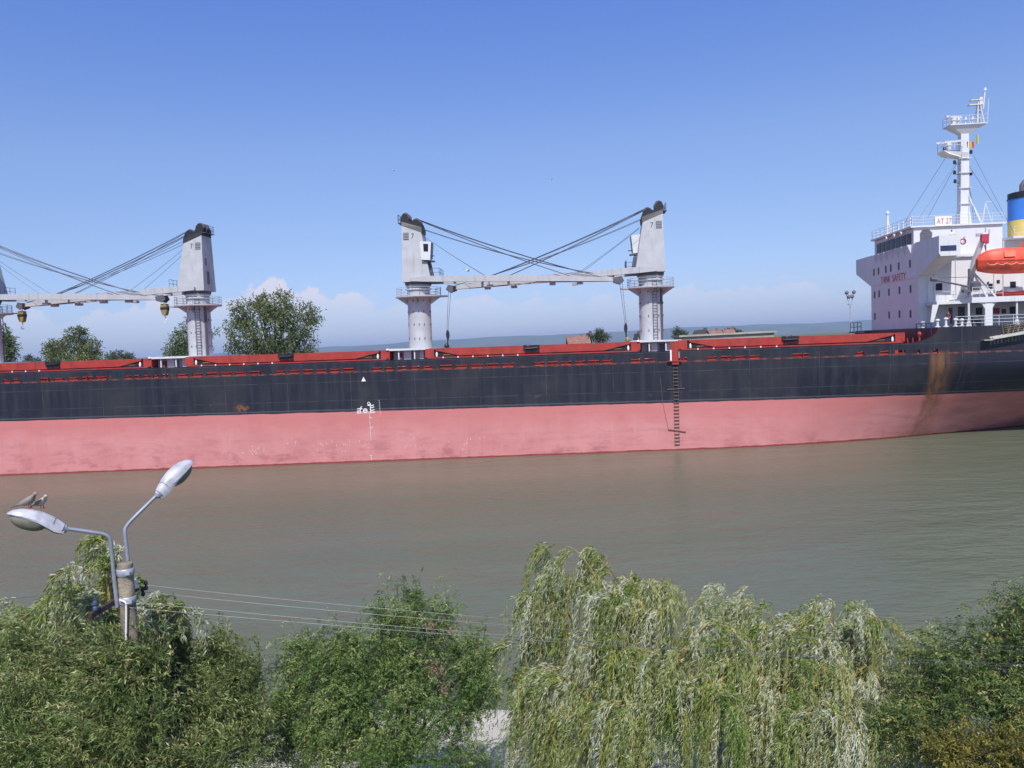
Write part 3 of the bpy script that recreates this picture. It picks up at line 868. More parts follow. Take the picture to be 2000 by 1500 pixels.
# ---- accommodation block
SF = 45.87
ab = MB()
ab.box(SF, 66, 5.3, 19.6, 12.82, 20.62)
ab.box(SF + 0.3, 66, 5.0, 19.9, ZD, 12.72, 1)
block = ab.build('accommodation_block', [M['white'], M['dred']], ship)
pd = MB(); pd.box(SF - 0.0, 71.5, 0.06, B - 0.06, 12.72, 12.81); pd.build('poop_deck', M['dgrey'], ship)
fr = MB(); fr.box(SF - 0.02, SF + 0.2, 0.1, B - 0.1, ZD, 12.715); fr.build('poop_front', M['dred'], ship)
# bridge front with wings (one plate with flares), wing boxes
bf = MB()
front = [(5.3, 18.55), (0.0, 20.55), (0.0, 22.5), (6.0, 22.5), (6.6, 22.15), (18.3, 22.15), (18.9, 22.5), (B, 22.5), (B, 20.55), (19.6, 18.55)]
bf.prism(front, 'x', SF - 0.06, SF + 0.06)
front_p = bf.build('bridge_front', M['white'], ship)
for y0, y1, yo in ((0.0, 5.3, 0.0), (19.6, B, B)):
    wg = MB()
    wg.box(SF + 0.07, 47.9, y0 + 0.01, y1 - 0.01 if y0 == 0 else y1 - 0.01, 20.5, 21.42)
    wg.box(47.8, 47.9, y0 + 0.01, y1, 21.42, 22.45)
    wg.box(47.91, 49.5, 2.2 if y0 == 0 else 19.61, 5.29 if y0 == 0 else 22.7, 20.42, 20.6)  # aft floor slab added to throw shade on the side wall
    e0, e1 = (yo, yo + 0.1) if yo == 0 else (yo - 0.1, yo)
    wg.box(SF + 0.07, 48.0, e0, e1, 20.35, 22.52)
    wg.add([(SF + 0.07, y0, 20.49), (47.9, y0, 20.49), (47.2, y1, 18.7), (SF + 0.07, y1, 18.7)] if y0 == 0 else [(SF + 0.07, y1, 20.49), (47.9, y1, 20.49), (47.2, y0, 18.7), (SF + 0.07, y0, 18.7)], [(0, 1, 2, 3)])
    wo_ = wg.build('bridge_wing', M['white'], ship)
    if y0 == 0:
        nb = MB(); a, b2 = sp(1834, 480, -0.02), sp(1868, 490, -0.02)
        nb.box(SF + 0.08, b2[0], -0.03, -0.003, b2[1] + 0.05, a[1])
        nb.build('sidelight_screen', M['navy'], wo_)
        lb = MB(); lb.tube([(0.27 * math.cos(t), 0.27 * math.sin(t), 0.08) for t in np.linspace(0, 2 * math.pi, 21)], 0.075, 8)
        lo_ = lb.build('lifebuoy', M['redtext'], wo_); lo_.matrix_local = Matrix.Translation((48.35, 0.3, 21.8)) @ Matrix.Rotation(rad(90), 4, 'X')
# wheelhouse
wh = MB()
wh.box(SF + 0.05, 55.6, 6.55, 18.35, 20.63, 24.25)
wh.prism([(SF - 0.35, 24.26), (55.9, 24.26), (55.9, 24.46), (SF - 0.35, 24.46)], 'y', 6.3, 18.6)
wheel = wh.build('wheelhouse', M['white'], ship)
for y0 in np.linspace(7.2, 16.3, 7):
    wi = MB()
    wi.box(SF - 0.02, SF + 0.04, y0, y0 + 1.2, 22.55, 23.75)
    wi.build('window', M['glass'], wheel)
for y0 in np.linspace(7.0, 17.6, 7):
    fn = MB()
    fn.prism([(SF - 0.5, 22.4), (SF - 0.02, 22.4), (SF - 0.02, 21.2)], 'y', y0, y0 + 0.08)
    fn.build('fin_bracket', M['white'], wheel)
for k, y0 in enumerate((9.0, 11.0, 13.4)):
    fl = MB(); fl.lathe([(0.05, 0), (0.2, 0.05), (0.24, 0.3), (0.24, 0.36)], n=12)
    fo = fl.build('floodlight', M['mark'], wheel, smooth=40); fo.matrix_local = Matrix.Translation((SF - 0.1, y0, 24.0)) @ Matrix.Rotation(rad(-100), 4, 'Y')
dw = MB()                                        # wing door recess with rounded corners
a0, a1 = ss(1797, 6.5, 23.4), ss(1821, 6.5, 23.4)
dw.prism([(a0, 22.5), (a0, 23.6), (a0 + 0.3, 24.0), (a1 - 0.35, 24.0), (a1, 23.6), (a1 - 0.1, 22.5)], 'y', 6.50, 6.56)
dw.build('wing_doorway', M['dgrey'], wheel)
for (pa, pb) in (((1906, 456), (1919, 460)), ((1931, 448), (1933, 458)), ((1882, 462), (1885, 474)), ((1924, 445), (1926, 452))):
    a, b2 = sp(*pa, 6.52), sp(*pb, 6.52)
    v_ = MB(); v_.box(a[0], b2[0], 6.48, 6.56, b2[1], a[1]); v_.build('wall_fitting', M['grey'], wheel)
# compass deck rail, sign board
cr2 = MB()
railing(cr2, [(55.7, 6.4, 24.46), (SF - 0.2, 6.4, 24.46), (SF - 0.2, 18.5, 24.46), (55.7, 18.5, 24.46)], 1.05, 1.3, 3, 0.028)
cr2.build('compass_deck_railing', M['white'], ship)
a, b2 = sp(1826, 423, 6.3), sp(1858.5, 440.5, 6.3)
sb = MB(); sb.box(a[0], b2[0], 6.26, 6.32, b2[1], a[1])
sgn = sb.build('sign_board', M['mark'], ship)
wsg, hsg = b2[0] - a[0], a[1] - b2[1]
text_obj('sign_lettering', 'AT 27', hsg * 0.80, M['redtext'], sgn, Matrix.Translation((a[0] + wsg * 0.10, 6.255, b2[1] + hsg * 0.22)) @ Matrix.Rotation(rad(90), 4, 'X'), 0.004, 0.72)
# THINK SAFETY across the front
yl, zl = sf(1720.4, 552.6, SF - 0.08); yr, zr = sf(1769, 546.9, SF - 0.08)
rot = Matrix(((0, 0, -1, 0), (-1, 0, 0, 0), (0, 1, 0, 0), (0, 0, 0, 1)))      # text x -> -y, text y -> z, facing forward
wsum = yl - yr
for word, f0, f1 in (('THINK', 0.0, 0.40), ('SAFETY', 0.47, 1.0)):
    tobj = text_obj('front_lettering', word, 1.18, M['redtext'], block, Matrix.Translation((SF - 0.075, yl - wsum * f0, (zl + zr) / 2)) @ rot, 0.006, 1.0)
    wtxt = max(v.co.x for v in tobj.data.vertices)
    tobj.data.transform(Matrix.Diagonal((wsum * (f1 - f0) / wtxt, 1, 1, 1)))
# front windows
def z1(x, y): return 1640 + x / 4.1667, 400 + y / 4.1667
fw = [(283, 550), (320, 540), (380, 525), (420, 515), (485, 500), (577, 480), (285, 733), (322, 725), (401, 711), (487, 697), (577, 685), (287, 908), (403, 897), (487, 890), (577, 888)]
for x, y in fw:
    yy, zz = sf(*z1(x, y), SF)
    xo = -0.06 if zz > 18.0 else 0.0
    wi = MB(); wi.box(SF - 0.035 + xo, SF + 0.02 + xo, yy - 0.21, yy + 0.21, zz - 0.44, zz + 0.44)
    wi.build('window', M['glass'], block)
# side windows
def z8(x, y): return 1780 + x / 6.25, 440 + y / 6.25
for x, y, hw in [(338, 440, 0.34), (338, 752, 0.34), (1240, 725, 0.3), (965, 742, 0.24), (826, 1048, 0.34), (1240, 1035, 0.34), (1130, 1048, 0.22), (1060, 688, 0.16)]:
    s_, z_ = sp(*z8(x, y), 5.28)
    wi = MB(); wi.box(s_ - hw, s_ + hw, 5.25, 5.31, z_ - hw * 1.15, z_ + hw * 1.15)
    wi.build('window', M['glass'], block)
for x0, x1, y0, y1, mt_ in ((570, 650, 995, 1215, 'dgrey'), (1005, 1075, 1010, 1075, 'redtext'), (455, 500, 1010, 1200, 'dgrey')):
    a, b2 = sp(*z8(x0, y0), 5.27), sp(*z8(x1, y1), 5.27)
    dd_ = MB(); dd_.box(a[0], b2[0], 5.22, 5.31, max(b2[1], 12.85), a[1]); dd_.build('door' if mt_ == 'dgrey' else 'locker', M[mt_], block)
for px, z0_, z1_ in ((1812, 13.0, 18.4), (1825, 15.9, 20.3), (1867, 15.9, 20.3), (1942, 15.9, 20.3), (1960, 15.9, 22.2)):
    s_ = ss(px, 5.2, 17)
    q_ = MB(); q_.tube([(s_, 5.2, z0_), (s_, 5.2, z1_)], 0.05, 6); q_.build('wall_pipe', M['lgrey'], block)
for px, py in ((1829, 470), (1900, 545), (1880, 606), (1960, 606), (1930, 552)):
    s_, z_ = sp(px, py, 5.2)
    q_ = MB(); q_.lathe([(0.05, z_ - 0.12), (0.11, z_ - 0.06), (0.11, z_ + 0.08), (0.03, z_ + 0.13)], (s_, 5.18), 8); q_.build('wall_lamp', M['dgrey'], block)
# boat deck over the open side gallery, with pillars
s_b = 46.6
bdk = MB()
bdk.box(49.2, 71, 0.15, 5.29, 15.28, 15.86); bdk.prism([(s_b, 15.3), (49.19, 15.3), (49.19, 15.62), (s_b, 15.62)], 'y', 2.4, 5.29)
boat_deck = bdk.build('boat_deck', M['white'], ship)
bdk = MB(); bdk.box(48.4, 71, B - 5.29, B - 0.15, 15.28, 15.86); bdk.build('boat_deck', M['white'], ship)
pg = MB()
a, b2 = sp(1836, 622, 0.35), sp(1845, 596, 0.35)
pg.prism([(a[0] - 0.1, ZP + 0.6), (a[0] + 0.25, ZP + 0.6), (b2[0] + 0.3, 15.3), (b2[0] - 0.35, 15.3)], 'y', 2.4, 2.55)
pg.build('gallery_pillar', M['white'], ship)
for px, w_ in ((1893, 0.11), (1931, 0.75), (1987, 0.10)):
    s_ = ss(px, 0.3, 14)
    p = MB()
    if w_ > 0.5:
        p.box(s_ - w_ / 2, s_ + w_ / 2, 0.25, 0.6, ZP + 0.02, 15.27)
        for sg in (-1, 1):
            p.prism([(s_ + sg * w_ / 2, 15.27), (s_ + sg * (w_ / 2 + 0.7), 15.27), (s_ + sg * (w_ / 2 + 0.25), 15.1), (s_ + sg * (w_ / 2), 14.6)], 'y', 0.3, 0.5)
    else:
        p.tube([(s_, 0.4, ZP + 0.02), (s_, 0.4, 15.27)], w_, 8)
        p.prism([(s_ - 0.28, ZP + 0.02), (s_ + 0.28, ZP + 0.02), (s_ + 0.1, ZP + 0.7), (s_ - 0.1, ZP + 0.7)], 'y', 0.34, 0.46)
    p.build('gallery_pillar', M['white'], ship)
rl = MB()
railing(rl, [(47.6, 0.25, 12.81), (71, 0.25, 12.81)], 1.05, 1.45, 3, 0.028)
rl.build('poop_railing', M['white'], ship)
rl = MB()
railing(rl, [(s_b + 0.1, 2.5, 15.62), (49.2, 2.5, 15.62)], 1.05, 0.8, 3, 0.028)
railing(rl, [(49.3, 0.25, 15.86), (52.4, 0.25, 15.86)], 1.05, 0.8, 3, 0.028)
rl.build('boat_deck_railing', M['white'], ship)
# front of the poop: dark rail, mooring gear
rl = MB()
railing(rl, [(SF - 0.4, 1.2, 12.0), (SF - 0.4, 5.0, 12.0)], 1.3, 1.3, 2, 0.05)
rl.build('poop_front_railing', M['navy'], ship)
rl = MB()
railing(rl, [(SF - 1.0, 20.6, 12.72), (SF - 1.0, 24.6, 12.72)], 1.2, 1.3, 2, 0.05)
rl.box(SF - 1.2, SF, 20.2, 24.7, 12.5, 12.72)
rl.build('far_side_platform', M['navy'], ship)
for s_, y_, sc in ((47.0, 1.2, 1), (47.9, 1.0, 0.8), (48.7, 1.3, 0.7), (46.3, 1.6, 0.8)):
    v_ = MB(); v_.lathe([(0.30, 12.82), (0.30, 12.9), (0.13, 12.95), (0.13, 12.95 + 0.6 * sc), (0.24, 13.05 + 0.6 * sc), (0.22, 13.2 + 0.6 * sc), (0.02, 13.27 + 0.6 * sc)], (s_, y_), 12)
    v_.build('mushroom_vent', M['white'], ship, smooth=40)
mg = MB()
mg.tube([(48.6, 2.2, 13.25), (50.0, 2.2, 13.25)], 0.42, 14); mg.tube([(48.5, 2.2, 13.25), (48.6, 2.2, 13.25)], 0.62, 14); mg.tube([(50.0, 2.2, 13.25), (50.1, 2.2, 13.25)], 0.62, 14)
mg.box(48.3, 50.4, 1.9, 2.6, 12.81, 13.0); mg.box(50.1, 50.9, 1.8, 2.7, 12.81, 13.5)
mg.build('mooring_winch', M['dgrey'], ship, smooth=35)
sw = MB()
for dx, c0 in ((0, 'r'), (0.55, 'r'), (1.1, 'r')):
    sw.tube([(42.6 + dx, 1.4, ZD), (42.5 + dx, 1.4, ZD + 1.7)], 0.07, 6)
sw.tube([(44.1, 0.9, ZD), (44.1, 0.9, 12.1)], 0.1, 6); sw.lathe([(0.2, 12.0), (0.24, 12.2), (0.1, 12.4)], (44.1, 0.9), 10)
sw.build('deck_standpipes', M['red'], ship)
# after house, casing and funnel
ah = MB()
ah.box(55.65, 67, 6.2, 18.7, 20.63, 22.35); ah.box(48.6, 55.6, 5.0, 6.5, 20.62, 20.9)
ah.box(55.65, 67.3, 4.4, 20.5, 22.36, 22.62)
ah.build('funnel_casing', M['white'], ship)
rl = MB(); railing(rl, [(55.8, 4.5, 22.62), (67, 4.5, 22.62)], 1.05, 1.3, 3, 0.028); rl.build('casing_railing', M['white'], ship)
fx, fy_, fr_ = 62.4, CL, 2.95
fn = MB(); fn.lathe([(fr_, 22.63), (fr_, 25.25)], (fx, fy_), 48, 0, 0.8)
funnel = fn.build('funnel', M['fyel'], ship, smooth=40)
f2 = MB(); f2.lathe([(fr_ + 0.004, 25.25), (fr_ + 0.004, 27.8)], (fx, fy_), 48, 0, 0.8); f2.build('blue_band', M['fblue'], funnel, smooth=40)
f3 = MB(); f3.lathe([(fr_ + 0.07, 27.8), (fr_ + 0.09, 27.9), (fr_ + 0.01, 27.95), (fr_ + 0.01, 28.55), (fr_ - 0.25, 28.62)], (fx, fy_), 48, 0, 0.8); f3.build('black_cap', M['blk'], funnel, smooth=40)
for ox, oy, rr_, hh in ((-1.75, -0.4, 0.26, 1.4), (-0.4, 0.5, 0.45, 1.0), (0.9, -0.5, 0.4, 1.2)):
    ep = MB(); x, y = fx + ox, fy_ + oy
    ep.tube([(x, y, 28.5), (x, y, 28.6 + hh * 0.55), (x + 0.25, y, 28.6 + hh * 0.85), (x + 0.8, y, 28.65 + hh)], rr_, 12)
    ep.build('exhaust_pipe', M['dgrey'], funnel, smooth=40)
# radar mast
mx = 54.15
ms = MB()
ms.loft([(mx - 0.75, CL - 0.6, 24.46), (mx + 0.75, CL - 0.6, 24.46), (mx + 0.75, CL + 0.6, 24.46), (mx - 0.75, CL + 0.6, 24.46)],
        [(mx - 0.62, CL - 0.5, 26.6), (mx + 0.55, CL - 0.5, 26.6), (mx + 0.55, CL + 0.5, 26.6), (mx - 0.62, CL + 0.5, 26.6)])
ms.loft([(mx - 0.55, CL - 0.45, 26.6), (mx + 0.5, CL - 0.45, 26.6), (mx + 0.5, CL + 0.45, 26.6), (mx - 0.55, CL + 0.45, 26.6)],
        [(mx - 0.38, CL - 0.4, 36.4), (mx + 0.5, CL - 0.4, 36.4), (mx + 0.5, CL + 0.4, 36.4), (mx - 0.38, CL + 0.4, 36.4)])
for sg in (-1, 1):
    ms.tube([(mx + 1.6, CL + sg * 1.4, 24.46), (mx + 0.4, CL + sg * 0.4, 28.5)], 0.11, 6)
mast = ms.build('radar_mast', M['white'], ship)
lp = MB()
p = lambda px, py, y=CL: Vector((sp(px, py, y)[0], y, sp(px, py, y)[1]))
a, b2 = p(1836, 297), p(1884, 300)
lp.loft([(a.x, CL - 0.9, a.z), (a.x + 0.6, CL - 1.0, a.z - 0.45), (a.x + 0.6, CL + 1.0, a.z - 0.45), (a.x, CL + 0.9, a.z)],
        [(b2.x + 0.2, CL - 0.6, b2.z), (b2.x + 0.2, CL - 0.4, b2.z - 0.75), (b2.x + 0.2, CL + 0.4, b2.z - 0.75), (b2.x + 0.2, CL + 0.6, b2.z)])
lp.build('lower_platform', M['white'], mast)
up_ = MB()
a, b2 = p(1849, 247), p(1921, 243)
z0 = (a.z + b2.z) / 2
up_.box(a.x, b2.x, CL - 1.0, CL + 1.0, z0 - 0.12, z0)
up_.loft([(a.x + 0.2, CL - 0.9, z0 - 0.12), (b2.x - 0.2, CL - 0.9, z0 - 0.12), (b2.x - 0.2, CL + 0.9, z0 - 0.12), (a.x + 0.2, CL + 0.9, z0 - 0.12)],
         [(mx - 0.3, CL - 0.35, z0 - 1.15), (mx + 0.5, CL - 0.35, z0 - 1.15), (mx + 0.5, CL + 0.35, z0 - 1.15), (mx - 0.3, CL + 0.35, z0 - 1.15)])
up_.build('upper_platform', M['white'], mast)
mr = MB()
la = p(1838, 296)
railing(mr, [(mx - 0.3, CL - 0.9, la.z + 0.05), (la.x, CL - 0.9, la.z + 0.05), (la.x, CL + 0.9, la.z + 0.05), (mx - 0.3, CL + 0.9, la.z + 0.05)], 0.95, 0.9, 2, 0.03)
mr.build('mast_railing', M['white'], mast); mr = MB()
railing(mr, [(b2.x, CL - 1, z0), (a.x, CL - 1, z0), (a.x, CL + 1, z0), (b2.x, CL + 1, z0)], 0.95, 1.0, 2, 0.03)
mr.build('mast_railing', M['white'], mast)
def radar(name, c, ln, ang):
    rb = MB()
    rb.lathe([(0.22, c.z), (0.28, c.z + 0.1), (0.25, c.z + 0.55), (0.33, c.z + 0.6), (0.33, c.z + 0.85), (0.1, c.z + 0.95)], (c.x, c.y), 12)
    Mr = Matrix.Translation((c.x, c.y, c.z + 1.05)) @ Matrix.Rotation(rad(ang), 4, 'Z')
    rb.obox(Mr, -ln / 2, ln / 2, -0.12, 0.12, -0.1, 0.12)
    rb.build(name, M['white'], mast, smooth=35)
radar('radar_scanner', Vector((la.x + 0.9, CL, la.z)), 2.6, 160)
radar('radar_scanner', Vector((a.x + 0.8, CL, z0)), 2.3, 20)
tpm = MB()
t0 = p(1912, 243)
for dy in (-0.35, 0.35):
    tpm.tube([(t0.x - 0.35, CL + dy, z0), (t0.x - 0.1, CL + dy * 0.3, z0 + 2.7)], 0.07, 6)
    tpm.tube([(t0.x + 0.45, CL + dy, z0), (t0.x + 0.05, CL + dy * 0.3, z0 + 2.7)], 0.07, 6)
for z in (0.8, 1.6, 2.3): tpm.box(t0.x - 0.3, t0.x + 0.3, CL - 0.2, CL + 0.2, z0 + z, z0 + z + 0.06)
tpm.box(t0.x - 1.2, t0.x + 0.35, CL - 0.25, CL + 0.25, z0 + 2.3, z0 + 2.42); tpm.box(t0.x - 1.0, t0.x + 0.35, CL - 0.25, CL + 0.25, z0 + 2.85, z0 + 2.95)
tpm.box(t0.x, t0.x + 0.4, CL - 0.2, CL + 0.2, z0 + 2.3, z0 + 3.2)
tpm.tube([(t0.x + 0.5, CL, z0 + 1.8), (t0.x + 0.70, CL, z0 + 3.9)], 0.09, 6); tpm.lathe([(0.05, z0 + 3.8), (0.18, z0 + 3.95), (0.12, z0 + 4.3)], (t0.x + 0.72, CL), 8)
tpm.tube([(t0.x + 1.0, CL, z0 + 0.6), (t0.x + 1.1, CL, z0 + 3.0)], 0.04, 5)
tpm.build('top_mast', M['white'], mast)
for dx in (-1.0, -1.8, -2.6):
    tpm = MB(); tpm.tube([(t0.x + dx, CL - 0.5, z0), (t0.x + dx + 0.1, CL - 0.5, z0 + 0.9)], 0.06, 6); tpm.lathe([(0.05, z0 + 0.3), (0.17, z0 + 0.5), (0.02, z0 + 0.9)], (t0.x + dx + 0.05, CL - 0.5), 8); tpm.build('signal_light', M['white'], mast)
nl = MB()
for px, py in ((1862, 318), (1862, 338), (1894, 298), (1894, 340), (1863, 355), (1842, 292)):
    q_ = p(px, py)
    nl.lathe([(0.10, q_.z - 0.22), (0.17, q_.z - 0.2), (0.17, q_.z + 0.15), (0.05, q_.z + 0.25)], (q_.x, CL - 0.3), 8)
    nl.tube([(q_.x, CL - 0.3, q_.z - 0.2), (mx, CL, q_.z - 0.25)], 0.03, 4)
nl.build('navigation_lights', M['blk'], mast)
ml = MB()
for dy in (-0.18, 0.18): ml.tube([(mx - 0.72, CL - 0.6 + dy, 25.0), (mx - 0.42, CL - 0.5 + dy, 34.0)], 0.03, 4)
for z in np.arange(25.2, 34, 0.4):
    x = mx - 0.72 + 0.3 * (z - 25) / 9
    ml.tube([(x, CL - 0.75, z), (x, CL - 0.35, z)], 0.025, 4)
for z in (27.5, 29.4, 31.2, 32.9): ml.box(mx - 0.75, mx + 0.7, CL - 0.62, CL - 0.5, z, z + 0.08)
ml.build('mast_ladder', M['lgrey'], mast)
sy2 = MB()
for (xa, ya), (xb, yb), y0, y1 in (((1847, 308), (1765, 437), CL, 15.5), ((1869, 315), (1792, 431), CL, 8.5), ((1869, 318), (1812, 425), CL, 13), ((1902, 305), (1985, 465), CL, 9), ((1890, 320), (1968, 440), CL, 12), ((1890, 350), (1907, 430), CL, 10), ((1890, 340), (1902, 430), CL, 14)):
    A, Bq = p(xa, ya, y0), p(xb, yb, y1)
    sy2.tube([A, Bq], 0.022, 4)
sy2.build('mast_stays', M['steel'], mast)
# small posts on the compass deck
def lamp_post(px, py0, py1, y, name='signal_post'):
    a, b2 = p(px, py0, y), p(px, py1, y)
    q_ = MB(); q_.tube([(a.x, y, a.z), (a.x, y, b2.z)], [0.24, 0.12], 8); q_.lathe([(0.05, b2.z - 0.05), (0.22, b2.z + 0.05), (0.24, b2.z + 0.25), (0.05, b2.z + 0.45)], (a.x, y), 10)
    for sg in (-1, 1): q_.tube([(a.x + 0.7, y + sg * 0.4, a.z), (a.x, y, b2.z - 0.9)], 0.05, 5)
    q_.build(name, M['white'], ship, smooth=40)
lamp_post(1734, 462, 419, 15.5)
ha = MB()
A = p(1924, 443, 7.5)
for dx, dy in ((-0.55, -0.4), (0.55, -0.4), (0, 0.5)): ha.tube([(A.x + dx, 7.5 + dy, 24.46), (A.x + 0.05, 7.5, 26.8)], 0.045, 5)
ha.tube([(A.x + 0.05, 7.5, 26.6), (A.x + 0.05, 7.5, 26.95), (A.x + 0.75, 7.5, 26.98)], 0.045, 5)
ha.build('antenna_tripod', M['white'], ship)
for px, py0, py1, y in ((1755, 452, 440, 13), (1764, 450, 436, 11), (1778, 444, 428, 8), (1781, 440, 425, 7.2), (1745, 458, 446, 15)):
    a, b2 = p(px, py0, y), p(px, py1, y)
    q_ = MB(); q_.tube([(a.x, y, 24.46), (a.x, y, b2.z)], [0.09, 0.05], 6); q_.lathe([(0.04, b2.z - 0.05), (0.12, b2.z + 0.03), (0.03, b2.z + 0.2)], (a.x, y), 8)
    q_.build('whip_antenna', M['white'], ship)
# davit, provision crane, gangway
a, b2, c_ = p(1903, 512, 2.2), p(1918, 470, 1.2), p(1924, 462, 1.0)
for dx in (6.3, 0):
    dv = MB()
    dv.tube([Vector((a.x - 0.2 + dx, 3.4, 15.86)), Vector((a.x - 0.15 + dx, 2.6, 18.2)), a + Vector((dx, 0, 0)), b2 + Vector((dx, 0, 0))], [0.32, 0.30, 0.34, 0.28], 8)
    dv.tube([Vector((a.x + 0.1 + dx, 2.5, 18.6)), Vector((a.x + 1.9 + dx, 1.6, 15.9))], 0.10, 6)
    dv.tube([Vector((a.x - 0.1 + dx, 2.3, 18.6)), Vector((a.x + 1.0 + dx, 1.6, 15.9))], 0.10, 6)
    dv.tube([Vector((a.x + 0.6 + dx, 2.0, 17.2)), Vector((a.x + 1.3 + dx, 1.9, 17.2))], 0.06, 6)
    davit = dv.build('lifeboat_davit', M['lgrey'], ship, smooth=40)
dh = MB(); dh.loft([(c_.x - 0.45, 0.8, c_.z - 0.55), (c_.x + 0.3, 0.8, c_.z - 0.75), (c_.x + 0.3, 1.3, c_.z - 0.75), (c_.x - 0.45, 1.3, c_.z - 0.55)], [(c_.x - 0.35, 0.85, c_.z + 0.25), (c_.x + 0.35, 0.85, c_.z + 0.25), (c_.x + 0.35, 1.25, c_.z + 0.25), (c_.x - 0.35, 1.25, c_.z + 0.25)])
dh.tube([(c_.x + 0.1, 1.05, c_.z - 0.7), (c_.x + 0.1, 1.05, c_.z - 1.9)], 0.05, 5)
dh.build('davit_head', M['redtext'], davit)
pc = MB()
a, b2, c_ = p(1818, 545, 1.6), p(1860, 552, 1.6), p(1892, 560, 1.6)
pc.tube([a, a + Vector((0.6, 0, -0.08))], 0.24, 8); pc.tube([a, c_], 0.10, 8)
pc.tube([p(1818, 543, 1.6), p(1896, 541, 1.6)], 0.03, 4)
pc.tube([Vector((c_.x + 0.15, 1.8, 15.86)), Vector((c_.x + 0.15, 1.8, 19.0))], 0.14, 8)
pc.lathe([(0.45, c_.z - 0.5), (0.62, c_.z - 0.3), (0.62, c_.z + 0.4), (0.4, c_.z + 0.6)], (c_.x + 0.75, 1.9), 12)
pc.box(c_.x - 0.5, c_.x + 0.2, 1.6, 2.2, c_.z - 0.6, c_.z - 0.3)
pc.build('provision_crane', M['dgrey'], ship, smooth=40)
gw = MB()
a, b2 = sp(1938, 659, -0.6), sp(1995, 649, -0.6)
s0, z0g, s1, z1g = a[0], a[1], a[0] + 9.0, a[1] + 9.0 * (b2[1] - a[1]) / (b2[0] - a[0])
for y in (-0.75, -0.05):
    gw.loft([(s0, y - 0.05, z0g - 0.22), (s0, y + 0.05, z0g - 0.22), (s0, y + 0.05, z0g + 0.06), (s0, y - 0.05, z0g + 0.06)], [(s1, y - 0.05, z1g - 0.22), (s1, y + 0.05, z1g - 0.22), (s1, y + 0.05, z1g + 0.06), (s1, y - 0.05, z1g + 0.06)])
for k in range(26):
    t = k / 25; s_ = s0 + (s1 - s0) * t; z_ = z0g + (z1g - z0g) * t
    gw.box(s_ - 0.11, s_ + 0.11, -0.70, -0.10, z_ - 0.06, z_ - 0.02)
gw.box(s0 - 0.9, s0, -0.8, -0.02, z0g - 0.3, z0g - 0.22)
gang = gw.build('gangway', M['alu'], ship)
for k, t in enumerate((0.20, 0.29, 0.45, 0.62, 0.8)):
    s_ = s0 + (s1 - s0) * t * 0.62; z_ = z0g + (z1g - z0g) * t * 0.62
    q_ = MB(); q_.tube([(s_, -0.72, z_), (s_ - 0.18 * (1 if k != 3 else 0), -0.72, z_ + 1.15)], 0.035, 5); q_.build('stanchion', M['yellow'], gang)
nt_ = MB()
for k in range(7):
    nt_.tube([(s0 + 1.6 + k * 0.5, -0.4, z0g + 0.2 + 0.05 * k), (s0 + 2.2 + k * 0.5, 0.02, z0g + 1.3 + 0.1 * (k % 3))], 0.05, 4)
for k in range(5):
    nt_.tube([(s0 + 1.4, -0.3 + 0.02 * k, z0g + 0.3 + 0.22 * k), (s0 + 5.4, -0.1, z0g + 0.7 + 0.25 * k)], 0.03, 4)
nt_.build('safety_net', M['rope'], gang)

# ---- markings on the side
mk = MB()
a = sp(710, 741, -0.012)
mk.add([(a[0] - 0.26, -0.012, a[1] - 0.22), (a[0] + 0.26, -0.012, a[1] - 0.22), (a[0], -0.012, a[1] + 0.30)], [(0, 1, 2)])
mk.build('triangle_mark', M['mark'], hull)
def zz(x, y): return sp(640 + x / 9.375, 760 + y / 9.375, -0.012)
lm = MB()
def bar(x0, y0, x1, y1, w_=0.05):
    a, b2 = zz(x0, y0), zz(x1, y1)
    A, Bv = Vector((a[0], 0, a[1])), Vector((b2[0], 0, b2[1]))
    d = (Bv - A).normalized(); nn = Vector((-d.z, 0, d.x)) * w_
    lm.add([(A + nn)[:], (A - nn)[:], (Bv - nn)[:], (Bv + nn)[:]], [(0, 1, 2, 3)])
for args in ((598, 345, 598, 440), (540, 362, 635, 358), (598, 345, 625, 318), (542, 400, 598, 398), (545, 440, 598, 438), (545, 400, 545, 440),
             (782, 262, 784, 430), (784, 305, 845, 290), (784, 345, 850, 325), (784, 392, 855, 378), (784, 430, 870, 418), (730, 298, 784, 296),
             ): bar(*args)
for cx, cy, rr_ in ((688, 395, 0.27), (752, 262, 0.17)):
    a = zz(cx, cy)
    o_ = [(a[0] + rr_ * math.cos(t), 0, a[1] + rr_ * math.sin(t)) for t in np.linspace(0, 2 * math.pi, 17)[:-1]]
    i_ = [(a[0] + rr_ * 0.6 * math.cos(t), 0, a[1] + rr_ * 0.6 * math.sin(t)) for t in np.linspace(0, 2 * math.pi, 17)[:-1]]
    lm.add(o_ + i_, [(k, (k + 1) % 16, 16 + (k + 1) % 16, 16 + k) for k in range(16)])
bar(650, 395, 728, 390)
bar(590, 440, 800, 432, 0.02)
lo2 = lm.build('load_line_mark', M['mark'], hull); lo2.location = (0, -0.012, 0)
def mark_text(px, py, txt, size):
    a = sp(px, py, 0)
    return text_obj('draught_figure', txt, size, M['mark'], hull, Matrix.Translation((a[0], -0.012, a[1])) @ Matrix.Rotation(rad(90), 4, 'X'), 0.001)
for k in range(8):
    mark_text(*(640 + (935 + 3 * k) / 9.375, 760 + (222 + 34 * k) / 9.375), str((6 - 2 * k) % 10), 0.20)
for k, y_ in enumerate(range(470, 960, 36)):
    mark_text(640 + (752 + 0.06 * (y_ - 470) + 5) / 9.375, 760 + y_ / 9.375, ('9M' if k == 2 else '8M' if k == 7 else str((8 - 2 * k) % 10)), 0.22 if k not in (2, 7) else 0.27)
